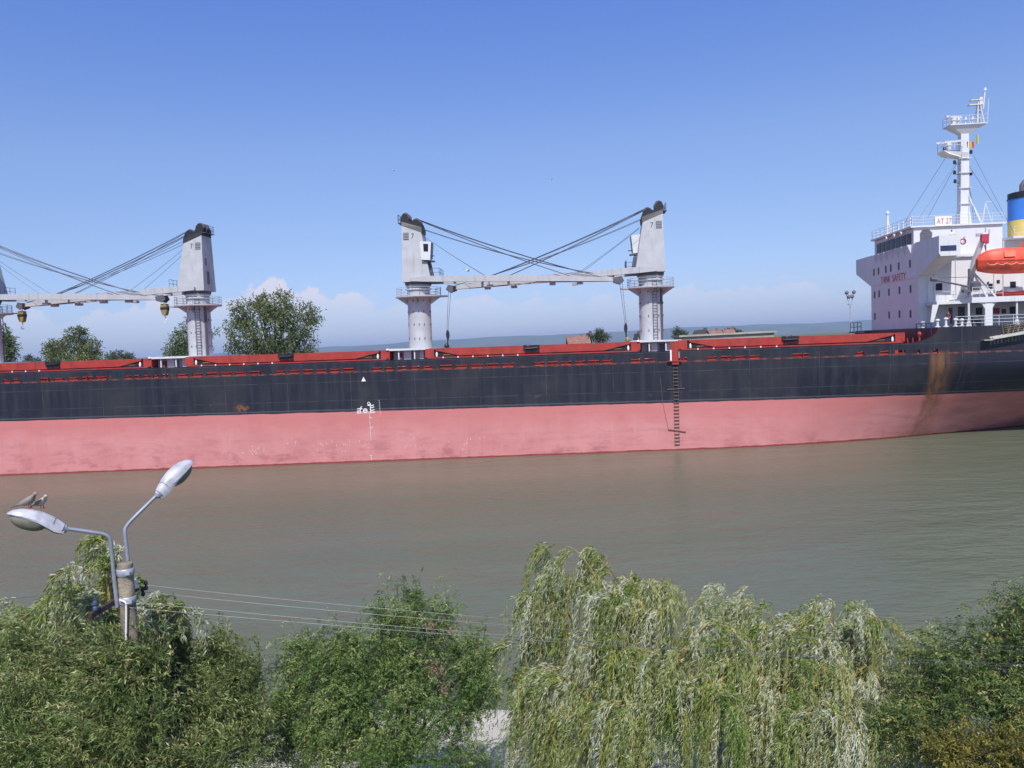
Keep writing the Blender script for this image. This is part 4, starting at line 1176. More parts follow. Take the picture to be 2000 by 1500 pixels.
for k, y_ in enumerate((1230, 1265, 1300)):
    mark_text(640 + (795 if k else 770) / 9.375, 760 + y_ / 9.375, ('5M', '8', '6')[k], 0.24)
# pale scrape marks left from old tug pushes
sc_ = MB()
r2 = random.Random(3)
for k in range(46):
    px = r2.uniform(550, 960); py = 868 + (760 - px) * 0.02 + r2.gauss(0, 7)
    a = sp(px, py, 0)
    sc_.box(a[0], a[0] + r2.uniform(0.05, 0.16), -0.004, 0.0, a[1], a[1] + r2.uniform(0.06, 0.3))
for k in range(14):
    px = r2.gauss(492, 9); py = r2.gauss(881, 4)
    a = sp(px, py, 0); sc_.box(a[0], a[0] + r2.uniform(0.1, 0.2), -0.004, 0, a[1], a[1] + r2.uniform(0.06, 0.25))
scr = sc_.build('paint_scrapes', paint('scraped_paint', (0.60, 0.34, 0.335), 0.7, 0.15, 4), hull)
scr['kind'] = 'stuff'

# ---- pilot boarding gate on deck
gt = MB()
gs = (gate[0] + gate[1]) / 2
gt.box(gate[0] + 0.12, gate[1] - 0.05, 0.8, 1.0, ZD, 12.2)
gt.box(gate[0] - 0.35, gate[1] + 0.2, -0.35, 0.6, ZD + 0.02, ZD + 0.12)
gt.box(gate[0] + 0.15, gate[1] - 0.1, -0.25, 0.1, ZD - 0.3, ZD + 0.02)
gt.build('boarding_platform', M['red'], ship)
gp_ = MB(); gp_.box(gate[0] - 0.02, gate[0] + 0.16, 0.0, 0.1, ZD + 0.12, ZBW + 0.12); gp_.build('gate_post', M['mark'], ship)

# ---- things carried by the ship (each its own)
def ship_thing(name, s, y, z, rz=0.0):
    return empty(name, SHIP @ Matrix.Translation((s, y, z)) @ Matrix.Rotation(rz, 4, 'Z'))
# pilot ladder
sl0, zl0 = sp(1320, 712, -0.07); sl1, zl1 = sp(1322, 868, -0.07)
pt = ship_thing('pilot_ladder', (sl0 + sl1) / 2, -0.07, zl1)
tag(pt, 'rope pilot ladder with wooden rungs hanging down the black and red hull', 'ladder')
nr = 24
rp = zl0 - zl1
for k in range(nr):
    z_ = rp * k / (nr - 1)
    q_ = MB(); long_ = k in (4, 16)
    wdt = 0.95 if long_ else 0.29
    tl = (0.16 if k == 4 else -0.03) if long_ else 0.0
    q_.loft([(-wdt, -0.06, z_ - 0.03 + tl), (-wdt, 0.06, z_ - 0.03 + tl), (-wdt, 0.06, z_ + 0.04 + tl), (-wdt, -0.06, z_ + 0.04 + tl)], [(wdt, -0.06, z_ - 0.03 - tl), (wdt, 0.06, z_ - 0.03 - tl), (wdt, 0.06, z_ + 0.04 - tl), (wdt, -0.06, z_ + 0.04 - tl)])
    q_.build('spreader' if long_ else 'rung', M['wood'], pt)
for x in (-0.24, 0.24):
    q_ = MB(); q_.tube([(x, 0, -0.1), (x, 0, rp + 0.5)], 0.011, 5); q_.build('side_rope', M['rope'], pt)
q_ = MB(); q_.tube([(-0.9, 0, rp * 0.17), (-1.5, 0, rp * 0.55), (-1.7, 0.1, rp * 0.95)], 0.014, 4); q_.build('tripping_line', M['rope'], pt)
# lifeboat
L = 8.4
lbx = sp(1916, 515, 0.2)[0] + L / 2
lft = ship_thing('lifeboat', lbx, 1.1, 18.25)
tag(lft, 'enclosed orange lifeboat slung in the grey davit beside the white superstructure', 'lifeboat')
rs = []
for t in np.linspace(-1, 1, 25):
    x = t * L / 2
    k = (1 - abs(t) ** 3.0)
    kz = max(0.04, 1 - abs(t) ** 5)
    wd = 1.28 * max(0.05, k) ** 0.55
    keel = 0.42 * abs(t) ** 3
    gun = 1.35 + 0.10 * t * t
    top_ = gun + 0.25 + 1.15 * max(0.0, 1 - abs(t) ** 4) ** 0.7
    ring = [(x, -0.06 * wd, keel), (x, -0.62 * wd, keel + 0.30), (x, -0.95 * wd, gun - 0.45), (x, -1.0 * wd, gun - 0.06), (x, -1.05 * wd, gun), (x, -1.05 * wd, gun + 0.1), (x, -0.97 * wd, gun + 0.13), (x, -0.90 * wd, gun + 0.13 + (top_ - gun) * 0.5), (x, -0.62 * wd, gun + (top_ - gun) * 0.92), (x, -0.2 * wd, top_)]
    ring += [(x, -y, z) for _, y, z in reversed(ring)]
    rs.append(ring)
bb = MB(); bb.rings(rs)
bbo = bb.build('boat_body', M['orange'], lft, smooth=32)
cn = MB(); cn.loft([(0.2, -0.95, 2.35), (3.0, -0.95, 2.35), (3.0, 0.95, 2.35), (0.2, 0.95, 2.35)], [(0.9, -0.7, 3.35), (2.4, -0.7, 3.35), (2.4, 0.7, 3.35), (0.9, 0.7, 3.35)])
cn.build('steering_canopy', M['orange'], lft)
ht = MB()
ht.loft([(-2.0, -1.29, 1.72), (-0.9, -1.33, 1.72), (-0.9, -1.25, 1.72), (-2.0, -1.22, 1.72)], [(-2.0, -1.17, 2.35), (-0.9, -1.20, 2.35), (-0.9, -1.12, 2.35), (-2.0, -1.10, 2.35)])
ht.build('side_hatch', paint('hatch_pale_orange', (0.85, 0.20, 0.11), 0.4), lft)
gl = MB()
for k in range(8):
    x0 = -3.7 + 0.95 * k
    gl.tube([(x0 + 0.95 * t, -1.33 + 0.05 * abs(x0 + 0.95 * t) ** 2 * 0.12, 1.1 - 0.75 * t * (1 - t)) for t in np.linspace(0, 1, 7)], 0.02, 4)
gl.build('grab_line', M['mark'], lft)
fl2 = MB()
for x in (-3.2, 3.2): fl2.tube([(x, 0, 2.3), (x - 0.2, 0.0, 3.2)], 0.05, 5)
fl2.build('fall_wires', M['dgrey'], lft)
# rescue boat on the boat deck
rb_ = ship_thing('rescue_boat', sp(1975, 576, 3.2)[0], 3.2, 15.88); rb_.scale = (0.75, 0.75, 0.7)
tag(rb_, 'small red rescue boat with white cover lying on the white boat deck', 'rescue boat')
rs = []
for t in np.linspace(-1, 1, 15):
    wd = 0.8 * max(0.08, 1 - abs(t) ** 3) ** 0.6
    ring = [(2.0 * t, wd * math.cos(a), 0.45 + 0.42 * math.sin(a) + 0.12 * t * t) for a in np.linspace(0, 2 * math.pi, 13)[:-1]]
    rs.append(ring)
q_ = MB(); q_.rings(rs); q_.build('boat_body', M['orange'], rb_, smooth=50)
q_ = MB(); q_.rings([[(1.0 * t - 0.2, (0.6 - 0.3 * abs(t)) * math.cos(a), 0.75 + (0.5 - 0.25 * abs(t)) * math.sin(a)) for a in np.linspace(0, 2 * math.pi, 11)[:-1]] for t in np.linspace(-1, 1, 7)])
q_.build('cover', M['mark'], rb_, smooth=50)
# flags
def flag(name, px, py, w_, h_, mats, label):
    a = p(px, py, CL - 0.5)
    o = ship_thing(name, a.x, CL - 0.5, a.z)
    tag(o, label, 'flag')
    for k, mt_ in enumerate(mats):
        q_ = MB(); n = 8
        vs = []
        for i in range(n + 1):
            t = (k + i / n) / len(mats)
            yy = 0.10 * math.sin(6 * t)
            vs += [(t * w_, yy, -0.10 * t), (t * w_ + 0.05, yy + 0.05, -h_ - 0.12 * t), (t * w_, yy + 0.012, -0.10 * t), (t * w_ + 0.05, yy + 0.062, -h_ - 0.12 * t)]
        fs = []
        for i in range(n):
            b_ = 4 * i; c2 = 4 * (i + 1)
            fs += [(b_, c2, c2 + 1, b_ + 1), (b_ + 2, b_ + 3, c2 + 3, c2 + 2), (b_, b_ + 2, c2 + 2, c2), (b_ + 1, c2 + 1, c2 + 3, b_ + 3)]
        fs += [(0, 1, 3, 2), (4 * n, 4 * n + 2, 4 * n + 3, 4 * n + 1)]
        q_.add(vs, fs)
        q_.build('stripe', mt_, o, smooth=60)
fm = lambda n, c: paint(n, c, 0.8, 0.04, 5)
flag('courtesy_flag', 1889, 276, 0.75, 0.72, [fm('flag_blue', (0.03, 0.05, 0.25)), fm('flag_yellow', (0.7, 0.5, 0.05)), fm('flag_red', (0.6, 0.03, 0.04))], 'small tricolour flag on the radar mast beside the lower platform')
flag('signal_pennant', 1905, 262, 0.32, 1.1, [fm('pennant_green', (0.35, 0.42, 0.12)), fm('pennant_yellow', (0.65, 0.6, 0.25))], 'narrow yellow green pennant hanging under the upper mast platform')

# ---- people
def person(name, s, y, z, rz, hgt, shirt, trousers, label, arms):
    o = ship_thing(name, s, y, z, rz)
    tag(o, label, 'person')
    k = hgt / 1.75
    J = [(0, 0, 0.95, 0.135), (0, 0, 1.12, 0.125), (0, 0, 1.32, 0.15), (0, 0, 1.44, 0.10), (0, 0, 1.52, 0.055), (0.01, 0, 1.58, 0.075), (0.015, 0, 1.66, 0.098), (0.01, 0, 1.735, 0.06)]
    Ed = [(i, i + 1) for i in range(7)]
    for sg in (-1, 1):
        b_ = len(J)
        ex, ez, hx, hz = arms
        J += [(0, 0.19 * sg, 1.40, 0.068), (ex, 0.25 * sg, ez, 0.050), (hx, 0.20 * sg, hz, 0.036), (hx + 0.08, 0.19 * sg, hz - 0.03, 0.034)]
        Ed += [(2, b_), (b_, b_ + 1), (b_ + 1, b_ + 2), (b_ + 2, b_ + 3)]
        b_ = len(J)
        J += [(0, 0.10 * sg, 0.86, 0.098), (0.02, 0.11 * sg, 0.48, 0.068), (-0.02, 0.11 * sg, 0.09, 0.045), (0.13, 0.12 * sg, 0.04, 0.038)]
        Ed += [(0, b_), (b_, b_ + 1), (b_ + 1, b_ + 2), (b_ + 2, b_ + 3)]
    me = bpy.data.meshes.new('body')
    me.from_pydata([(a * k, b2 * k, c2 * k) for a, b2, c2, _ in J], Ed, [])
    t = bpy.data.objects.new('tmp_body', me); col.objects.link(t)
    md = t.modifiers.new('skin', 'SKIN'); sb_ = t.modifiers.new('sub', 'SUBSURF'); sb_.levels = 1; sb_.render_levels = 1
    for v, (_, _, _, r_) in zip(me.skin_vertices[0].data, J): v.radius = (r_ * k, r_ * k)
    me.skin_vertices[0].data[0].use_root = True
    dg = bpy.context.evaluated_depsgraph_get()
    m2 = bpy.data.meshes.new_from_object(t.evaluated_get(dg))
    bpy.data.objects.remove(t)
    m2.name = 'body'
    for mm in (shirt, trousers, M['skin'], M['hair'], M['blk']): m2.materials.append(mm)
    for pgn in m2.polygons:
        c2 = pgn.center / k
        r2d = abs(c2.y)
        if c2.z < 0.10: pgn.material_index = 4
        elif c2.z < 0.98 and r2d < 0.2: pgn.material_index = 1
        elif c2.z > 1.665 or (c2.z > 1.57 and c2.x < -0.02): pgn.material_index = 3
        elif c2.z > 1.49: pgn.material_index = 2
        elif (Vector((c2.x, 0, c2.z)) - Vector((arms[2] + 0.05, 0, arms[3]))).length < 0.17 and r2d > 0.12: pgn.material_index = 2
        pgn.use_smooth = True
    bo = bpy.data.objects.new('body', m2); col.objects.link(bo); bo.parent = o
    q_ = MB()
    for yy in (-0.035, 0.035): q_.box(0.098 * k, 0.118 * k, (yy - 0.012) * k, (yy + 0.012) * k, 1.645 * k, 1.66 * k)
    q_.box(0.098 * k, 0.116 * k, -0.022 * k, 0.022 * k, 1.58 * k, 1.588 * k)
    q_.build('face_features', M['hair'], o)
    q_ = MB(); q_.loft([(0.09 * k, -0.014 * k, 1.605 * k), (0.09 * k, 0.014 * k, 1.605 * k), (0.09 * k, 0.008 * k, 1.65 * k), (0.09 * k, -0.008 * k, 1.65 * k)], [(0.135 * k, -0.012 * k, 1.608 * k), (0.135 * k, 0.012 * k, 1.608 * k), (0.11 * k, 0.005 * k, 1.65 * k), (0.11 * k, -0.005 * k, 1.65 * k)])
    q_.build('nose', M['skin'], o)
ps, pz = sp(1858.5, 438, 0.9)
person('person', ps, 0.9, 21.43, rad(-95), 1.78, M['shirt'], M['navy'], 'person in a white shirt leaning over the end of the bridge wing', (0.10, 1.15, 0.34, 1.16))
ps, pz = sp(1852, 612, 1.2)
person('person', ps, 1.2, 12.82, rad(-150), 1.72, M['overall'], M['dgrey'], 'person in maroon working clothes standing among the vents on the aft deck', (-0.02, 1.14, 0.12, 0.92))

# ================================================================== foliage tools
def leaf_material(name, ramp, trans=0.35, rough=0.5):
    mt_, nt, b = new_mat(name); N = NT(nt)
    at = N.n('ShaderNodeAttribute', attribute_name='tint')
    cr = N.n('ShaderNodeValToRGB')
    els = cr.color_ramp.elements
    els[0].position = ramp[0][0]; els[0].color = ramp[0][1] + (1,)
    els[1].position = ramp[-1][0]; els[1].color = ramp[-1][1] + (1,)
    for pz_, c in ramp[1:-1]:
        e = els.new(pz_); e.color = c + (1,)
    N.l(at.outputs['Fac'], cr.inputs[0])
    N.l(cr.outputs[0], b.inputs['Base Color'])
    b.inputs['Roughness'].default_value = rough
    b.inputs['Specular IOR Level'].default_value = 0.35
    tr_ = N.n('ShaderNodeBsdfTranslucent')
    N.l(N.mix(0.5, cr.outputs[0], (0.22, 0.28, 0.04)), tr_.inputs['Color'])
    mx_ = N.n('ShaderNodeMixShader'); mx_.inputs[0].default_value = trans
    N.l(b.outputs[0], mx_.inputs[1]); N.l(tr_.outputs[0], mx_.inputs[2])
    N.l(mx_.outputs[0], nt.nodes['Material Output'].inputs['Surface'])
    return mt_
def norm(a):
    return a / np.maximum(1e-9, np.linalg.norm(a, axis=-1, keepdims=True))
def tri_mesh(name, V, T, mat, parent, tint=None, kind=None):
    me = bpy.data.meshes.new(name)
    me.vertices.add(len(V)); me.vertices.foreach_set('co', np.ascontiguousarray(V, dtype=np.float32).ravel())
    me.loops.add(T.size); me.loops.foreach_set('vertex_index', T.astype(np.int32).ravel())
    me.polygons.add(len(T)); me.polygons.foreach_set('loop_start', np.arange(0, T.size, 3, dtype=np.int32))
    if tint is not None:
        at = me.attributes.new('tint', 'FLOAT', 'FACE'); at.data.foreach_set('value', tint.astype(np.float32))
    me.update(calc_edges=True)
    me.materials.append(mat)
    o = bpy.data.objects.new(name, me); col.objects.link(o)
    if parent is not None: o.parent = parent
    if kind: o['kind'] = kind
    return o
def leaves(name, P, D, L, W, tint, mat, parent, fold=0.25, droop=0.15):
    n = len(P)
    D = norm(D)
    R = norm(np.cross(D, rng.normal(size=(n, 3))))
    Nn = np.cross(R, D)
    L = np.broadcast_to(L, (n,))[:, None]; W = np.broadcast_to(W, (n,))[:, None]
    mid = P + D * L * 0.45
    tip = P + D * L + np.array([0, 0, -1.0]) * L * droop
    a = mid + R * W / 2 + Nn * W * fold; b = mid - R * W / 2 + Nn * W * fold
    V = np.stack([P, a, tip, b], 1).reshape(-1, 3)
    base = np.arange(n)[:, None] * 4
    T = np.concatenate([base + [0, 1, 2], base + [0, 2, 3]], 1).reshape(-1, 3)
    return tri_mesh(name, V, T, mat, parent, np.repeat(np.clip(tint, 0, 1), 2))
def twigs(name, P, mat, parent, r0=0.006, r1=0.002):
    # P: (n, k, 3) polylines -> thin three sided tubes
    n, k, _ = P.shape
    d = norm(np.gradient(P, axis=1))
    a = norm(np.cross(d, np.array([0.31, 0.85, 0.42]))); b = np.cross(d, a)
    rr = np.linspace(r0, r1, k)[None, :, None]
    ring = np.stack([P + rr * (math.cos(t) * a + math.sin(t) * b) for t in (0, 2.094, 4.189)], 2)    # n,k,3,3
    V = ring.reshape(-1, 3)
    idx = np.arange(n * k * 3).reshape(n, k, 3)
    T = []
    for j in range(3):
        j2 = (j + 1) % 3
        A, Bq, C, Dq = idx[:, :-1, j], idx[:, :-1, j2], idx[:, 1:, j2], idx[:, 1:, j]
        T.append(np.stack([A, Bq, C], -1).reshape(-1, 3)); T.append(np.stack([A, C, Dq], -1).reshape(-1, 3))
    return tri_mesh(name, V, np.concatenate(T), mat, parent)
def shoots(blobs, n, length, k, up=0.35, wind=(0, 0, 0), droop=0.3, shell=0.35, spread=0.6):
    C = np.array([b[0] for b in blobs]); Rr = np.array([b[1] for b in blobs])
    wgt = (Rr[:, 0] * Rr[:, 1] * Rr[:, 2]) ** (2 / 3); wgt = wgt / wgt.sum()
    i = rng.choice(len(blobs), n, p=wgt)
    u = norm(rng.normal(size=(n, 3))) * (rng.uniform(shell ** 3, 1, n) ** (1 / 3))[:, None]
    P0 = C[i] + u * Rr[i]
    d = norm(norm(u / Rr[i]) + np.array([0, 0, up]) + np.array(wind) + rng.normal(size=(n, 3)) * spread)
    t = np.linspace(0, 1, k)[None, :, None]
    Ln = (length * rng.uniform(0.6, 1.3, n))[:, None, None]
    P = P0[:, None, :] + d[:, None, :] * t * Ln + np.array([0, 0, -1.0]) * (t ** 2) * Ln * droop + np.array(wind) * (t ** 2) * Ln * 0.5
    return P, i
def leafy(name, P, L, W, tint, mat, parent, per=1, spread=0.8, along=0.9, droop=0.15):
    n, k, _ = P.shape
    d = norm(np.gradient(P, axis=1))
    Q = np.repeat(P.reshape(-1, 3), per, 0); Dq = np.repeat(d.reshape(-1, 3), per, 0)
    m_ = len(Q)
    Q = Q + rng.normal(size=(m_, 3)) * 0.012
    Dl = Dq * along + rng.normal(size=(m_, 3)) * spread
    tt = np.repeat(np.repeat(tint, k), per) + rng.normal(size=m_) * 0.13
    return leaves(name, Q, Dl, L * rng.uniform(0.7, 1.25, m_), W * rng.uniform(0.75, 1.2, m_), tt, mat, parent, droop=droop)
bark = paint('bark', (0.13, 0.10, 0.075), 0.9, 0.3, 6, bump=0.6)

# ------------------------------------------------------------------ far bank: trees, houses, floodlight mast
far_leaf = [leaf_material('far_foliage_a', [(0, (0.05, 0.085, 0.028)), (0.5, (0.115, 0.15, 0.048)), (1, (0.25, 0.25, 0.095))], 0.22, 0.5),
            leaf_material('far_foliage_b', [(0, (0.045, 0.085, 0.03)), (0.5, (0.095, 0.145, 0.05)), (1, (0.20, 0.23, 0.085))], 0.22, 0.5),
            leaf_material('far_foliage_c', [(0, (0.045, 0.075, 0.04)), (0.5, (0.08, 0.115, 0.06)), (1, (0.13, 0.16, 0.08))], 0.3, 0.6)]
def far_tree(D, blobs, label, n, mi=0, lsz=0.42, group=None, gz=2.6, name='broadleaf_tree'):
    bl = []
    for px, py, rx, ry in blobs:
        c = wp(px, py, D); sc_ = D / F
        bl.append((c + np.array([0, rng.uniform(-1.0, 1.0) * rx * sc_ * 0.35, 0]), (rx * sc_, max(rx, ry) * sc_ * 0.8, ry * sc_)))
    cx = np.mean([b[0][0] for b in bl]); o = empty(name, loc=(cx, D, gz))
    tag(o, label, 'tree', group)
    off = np.array([cx, D, gz])
    bl = [(b[0] - off, b[1]) for b in bl]
    top_z = max(b[0][2] for b in bl)
    tk = MB()
    tk.tube([(0, 0, -0.3), (0.1, 0, top_z * 0.3), (0.15, 0.1, top_z * 0.55)], [top_z * 0.035 + 0.1, top_z * 0.028 + 0.06, top_z * 0.018 + 0.05], 10)
    for c, r_ in bl:
        c = Vector(c); b0 = Vector((0.12, 0.05, top_z * (0.28 + 0.2 * random.random())))
        if c.z > b0.z + 0.5:
            tk.tube([b0, b0.lerp(c, 0.5) + Vector((0, 0, -0.3)), c + Vector((0, 0, r_[2] * 0.4))], [top_z * 0.014 + 0.05, top_z * 0.009 + 0.03, 0.03], 6)
    tk.build('trunk', bark, o, smooth=50)
    bl = [(c + norm(rng.normal(size=3)) * np.array(r_) * 0.62, tuple(np.array(r_) * rng.uniform(0.34, 0.6))) for c, r_ in bl for _ in range(5)] + [(c, tuple(np.array(r_) * 0.72)) for c, r_ in bl]
    P, i = shoots(bl, n, lsz * 2.4, 5, up=0.3, droop=0.25, shell=0.5, spread=0.6)
    tb = rng.uniform(0.0, 1.0, len(bl))[i] * 0.55 + rng.uniform(0.0, 0.45, n)
    leafy('crown', P, lsz, lsz * 0.55, tb, far_leaf[mi], o, per=1, spread=0.9)
    return o
T1 = [(540, 600, 46, 32), (580, 625, 45, 42), (500, 612, 42, 36), (480, 655, 40, 40), (530, 650, 60, 45), (590, 665, 28, 36), (612, 622, 18, 18), (465, 685, 26, 22), (550, 690, 70, 30), (505, 592, 22, 16), (560, 580, 22, 15), (460, 600, 12, 16), (470, 630, 20, 24), (602, 695, 14, 20)]
far_tree(156, T1, 'largest leafy tree on the far bank, twin crowned, behind the second hatch', 3600, 0, 0.46)
T2 = [(150, 665, 30, 24), (170, 680, 28, 24), (118, 685, 28, 22), (140, 700, 50, 22), (185, 700, 18, 20), (96, 690, 16, 16), (105, 675, 14, 12), (158, 648, 12, 12)]
far_tree(164, T2, 'rounded leafy tree behind the first hatch between two crane columns', 1900, 0, 0.42)
T3 = [(366, 640, 16, 18), (352, 668, 18, 22), (376, 672, 28, 24), (340, 688, 22, 14), (415, 652, 9, 6), (395, 670, 18, 26), (372, 690, 40, 16), (350, 650, 9, 10)]
far_tree(160, T3, 'leafy tree half hidden behind the ladder side of a crane column', 1500, 1, 0.40)
T4 = [(14, 665, 12, 14), (18, 685, 16, 18), (4, 660, 12, 24), (10, 700, 24, 16), (0, 690, 22, 30)]
far_tree(158, T4, 'narrow tree at the foot of the foremost crane column on the far bank', 1300, 1, 0.40)
far_tree(210, [(235, 697, 26, 9), (222, 702, 14, 8), (250, 701, 14, 7)], 'low wide bush showing over the hatch beside the rounded tree', 500, 2, 0.42, name='riverside_bush')
far_tree(230, [(57, 702, 10, 6), (70, 706, 10, 5)], 'tiny bush between the rounded tree and the foremost column', 240, 2, 0.40, name='riverside_bush')
far_tree(170, [(1172, 650, 10, 9), (1178, 658, 13, 9), (1166, 662, 10, 8)], 'small grey green tree standing beside the dark gabled hut', 500, 2, 0.30)
far_tree(175, [(1328, 652, 14, 7), (1320, 648, 6, 8)], 'dusty green bush just aft of the aftmost crane column', 350, 2, 0.30, name='riverside_bush')
far_tree(185, [(1425, 648, 16, 5), (1440, 652, 12, 5)], 'bush growing behind the brick red roofs', 350, 2, 0.30, name='riverside_bush')
# long scrub strip beyond the bank: one mass
sn = 2600
xs_ = rng.uniform(-0.28, 0.75, sn); Ys = rng.uniform(230, 520, sn)
Pc = np.stack([xs_ * Ys, Ys, 3.0 + rng.uniform(0, 1, sn) * (4.0 + 2.5 * np.sin(xs_ * 40))], -1)
Pq = Pc[:, None, :] + rng.normal(size=(sn, 4, 3)) * np.array([1.6, 1.6, 0.9])
so = leaves('scrub_strip', Pq.reshape(-1, 3), rng.normal(size=(sn * 4, 3)) + np.array([0, 0, 0.6]), 1.5, 0.9, rng.uniform(0.1, 0.9, sn * 4), far_leaf[2], None)
so['kind'] = 'stuff'; so['label'] = 'low scrub growing along the flat far bank'
roof_m = paint('clay_roof', (0.24, 0.125, 0.10), 0.85, 0.25, 1.5)
dark_m = paint('tarred_roof', (0.11, 0.085, 0.075), 0.85, 0.2, 1.5)
wall_m = paint('limewash_wall', (0.34, 0.31, 0.27), 0.9, 0.1, 0.8, streak=0.4)
def house(px, py_top, D, wpx, gable, label, roof, dpt=8.0, name='house', over=0.4):
    c = wp(px, py_top, D); gz = 2.7
    w_ = wpx * D / F; hh = c[2] - gz
    o = empty(name, loc=(c[0], D, gz)); tag(o, label, 'building')
    rh = min(3.4, hh * 0.32) if gable else min(2.4, hh * 0.25)
    a = MB(); a.box(-w_ / 2, w_ / 2, -dpt / 2, dpt / 2, 0, hh - rh)
    if gable: a.prism([(-w_ / 2, hh - rh), (w_ / 2, hh - rh), (0, hh - 0.12)], 'y', -dpt / 2, dpt / 2)
    else: a.prism([(-dpt / 2, hh - rh), (dpt / 2, hh - rh), (0, hh - 0.12)], 'x', -w_ / 2, w_ / 2)
    a.build('wall', wall_m, o)
    for sg in (-1, 1):
        r_ = MB()
        if gable: r_.prism([(0, hh - 0.1), (0, hh + 0.08), (sg * (w_ / 2 + over), hh - rh - 0.15), (sg * (w_ / 2 + over), hh - rh - 0.33)], 'y', -dpt / 2 - over, dpt / 2 + over)
        else: r_.prism([(0, hh - 0.1), (0, hh + 0.08), (sg * (dpt / 2 + over), hh - rh - 0.15), (sg * (dpt / 2 + over), hh - rh - 0.33)], 'x', -w_ / 2 - over, w_ / 2 + over)
        r_.build('roof_slope', roof, o)
    for k in range(max(1, int(w_ / 3))):
        x = -w_ / 2 + w_ * (k + 0.5) / max(1, int(w_ / 3))
        q_ = MB(); q_.box(x - 0.5, x + 0.5, -dpt / 2 - 0.05, -dpt / 2 + 0.02, (hh - rh) * 0.55, (hh - rh) * 0.55 + 1.3); q_.build('window', M['glass'], o)
    if hh > 6:
        ch = MB(); ch.box(w_ * 0.2, w_ * 0.2 + 0.6, -0.3, 0.3, hh - rh * 0.6, hh + 0.5); ch.build('chimney', roof, o)
house(1127, 657, 168, 34, False, 'low house with weathered clay roof left of the grey green tree', roof_m)
house(1148, 651, 172, 11, True, 'narrow dark gabled hut between clay roofed house and grey green tree', dark_m, 5, 'hut')
house(1243, 652, 172, 10, True, 'small dark gabled hut just forward of the aftmost crane column', dark_m, 5, 'hut')
house(1368, 645, 166, 34, True, 'house with steep dark gable beside brick red roofs', dark_m, 10)
house(1394, 646, 176, 24, False, 'brick red roofed house adjoining the steep dark gable', roof_m)
house(1422, 644, 182, 16, False, 'small red roofed house in front of the bush', roof_m)
wl_ = MB()
a = wp(1330, 660, 150); b2 = wp(1512, 651, 150)
wl_.box(0, b2[0] - a[0], 0, 7, 0, a[2] - 2.7 + 0.15)
o = empty('long_shed', loc=(a[0], 150, 2.7)); tag(o, 'long low flat roofed pale shed on the far bank behind the aft hatch', 'building')
wl_.build('wall', wall_m, o)
rf = MB(); rf.box(-0.4, b2[0] - a[0] + 0.4, -0.4, 7.4, a[2] - 2.7 + 0.16, a[2] - 2.7 + 0.5); rf.build('flat_roof', paint('shed_roof', (0.36, 0.34, 0.29), 0.8, 0.2, 0.4), o)
for k in range(6):
    q_ = MB(); x = 1.0 + k * (b2[0] - a[0] - 2) / 6; q_.box(x, x + 1.3, -0.06, 0.02, 2.2, 4.0); q_.build('window', M['glass'], o)
c0, c1 = wp(1662, 648, 160), wp(1660.5, 572, 160)
o = empty('floodlight_mast', loc=(c0[0], 160, 2.7)); tag(o, 'tall slim floodlight mast on the far bank before the ship superstructure', 'lamp mast')
H_ = c1[2] - 2.7
q_ = MB(); q_.tube([(0, 0, 0), (0, 0, H_ * 0.85)], [0.17, 0.11], 8)
for z in np.arange(1, H_ * 0.85, 1.1): q_.tube([(-0.2, -0.1, z), (0.2, -0.1, z)], 0.03, 4)
q_.build('pole', M['grey'], o, smooth=40)
q_ = MB(); q_.tube([(-0.75, 0, H_ * 0.99), (-0.3, 0, H_ * 0.88), (0.3, 0, H_ * 0.88), (0.75, 0, H_)], 0.06, 5); q_.box(-0.4, 0.4, -0.3, 0.3, H_ * 0.86, H_ * 0.87); q_.build('lamp_frame', M['grey'], o)
for dx, dz in ((-0.72, 0.3), (0.72, 0.35), (-0.3, -0.55), (0.35, -0.5)):
    q_ = MB(); q_.lathe([(0.12, 0), (0.36, 0.12), (0.36, 0.5), (0.3, 0.55)], n=10)
    lo_ = q_.build('floodlight', M['dgrey'], o, smooth=40); lo_.matrix_local = Matrix.Translation((dx, 0, H_ - 0.4 + dz)) @ Matrix.Rotation(rad(60), 4, 'X')

# ================================================================== near bank: street lamp, wires, birds
YL = 11.0
def Lp(px, py, dy=0.0): return Vector(wp(px, py, YL + dy))
ptop = Lp(241, 1100)
lamp = empty('street_lamp', loc=(ptop.x + 0.02, YL, 2.0))
tag(lamp, 'weathered concrete street lamp with two curved arms rising above the willows', 'street lamp')
off = Vector((ptop.x + 0.02, YL, 2.0))
zt = ptop.z - 2.0
def lathe_px(mb, c, r0, r1, z0, z1, n=20): mb.lathe([(r0, z0), (r1, z1)], c, n)
conc = paint('old_concrete', (0.27, 0.225, 0.17), 0.9, 0.35, 5, streak=0.5, dirt=(0.10, 0.08, 0.06), bump=1.0)
q_ = MB(); q_.lathe([(0.15, 0), (0.12, zt * 0.6), (0.104, zt - 0.05), (0.10, zt), (0.06, zt + 0.01)], n=24); q_.build('concrete_pole', conc, lamp, smooth=40)
galv = paint('galvanised_tube', (0.30, 0.32, 0.38), 0.42, 0.12, 6, metal=0.3)
band = paint('clamp_band', (0.38, 0.40, 0.46), 0.45, 0.2, 8, metal=0.3, rust=0.4)
for z in (zt - 0.12, zt - 0.52):
    q_ = MB(); q_.lathe([(0.112, z - 0.05), (0.118, z - 0.04), (0.118, z + 0.04), (0.110, z + 0.05)], n=28); q_.box(-0.155, -0.10, -0.05, 0.03, z - 0.03, z + 0.03); q_.box(0.05, 0.12, -0.13, -0.09, z - 0.02, z + 0.02); q_.build('clamp_band', band, lamp, smooth=40)
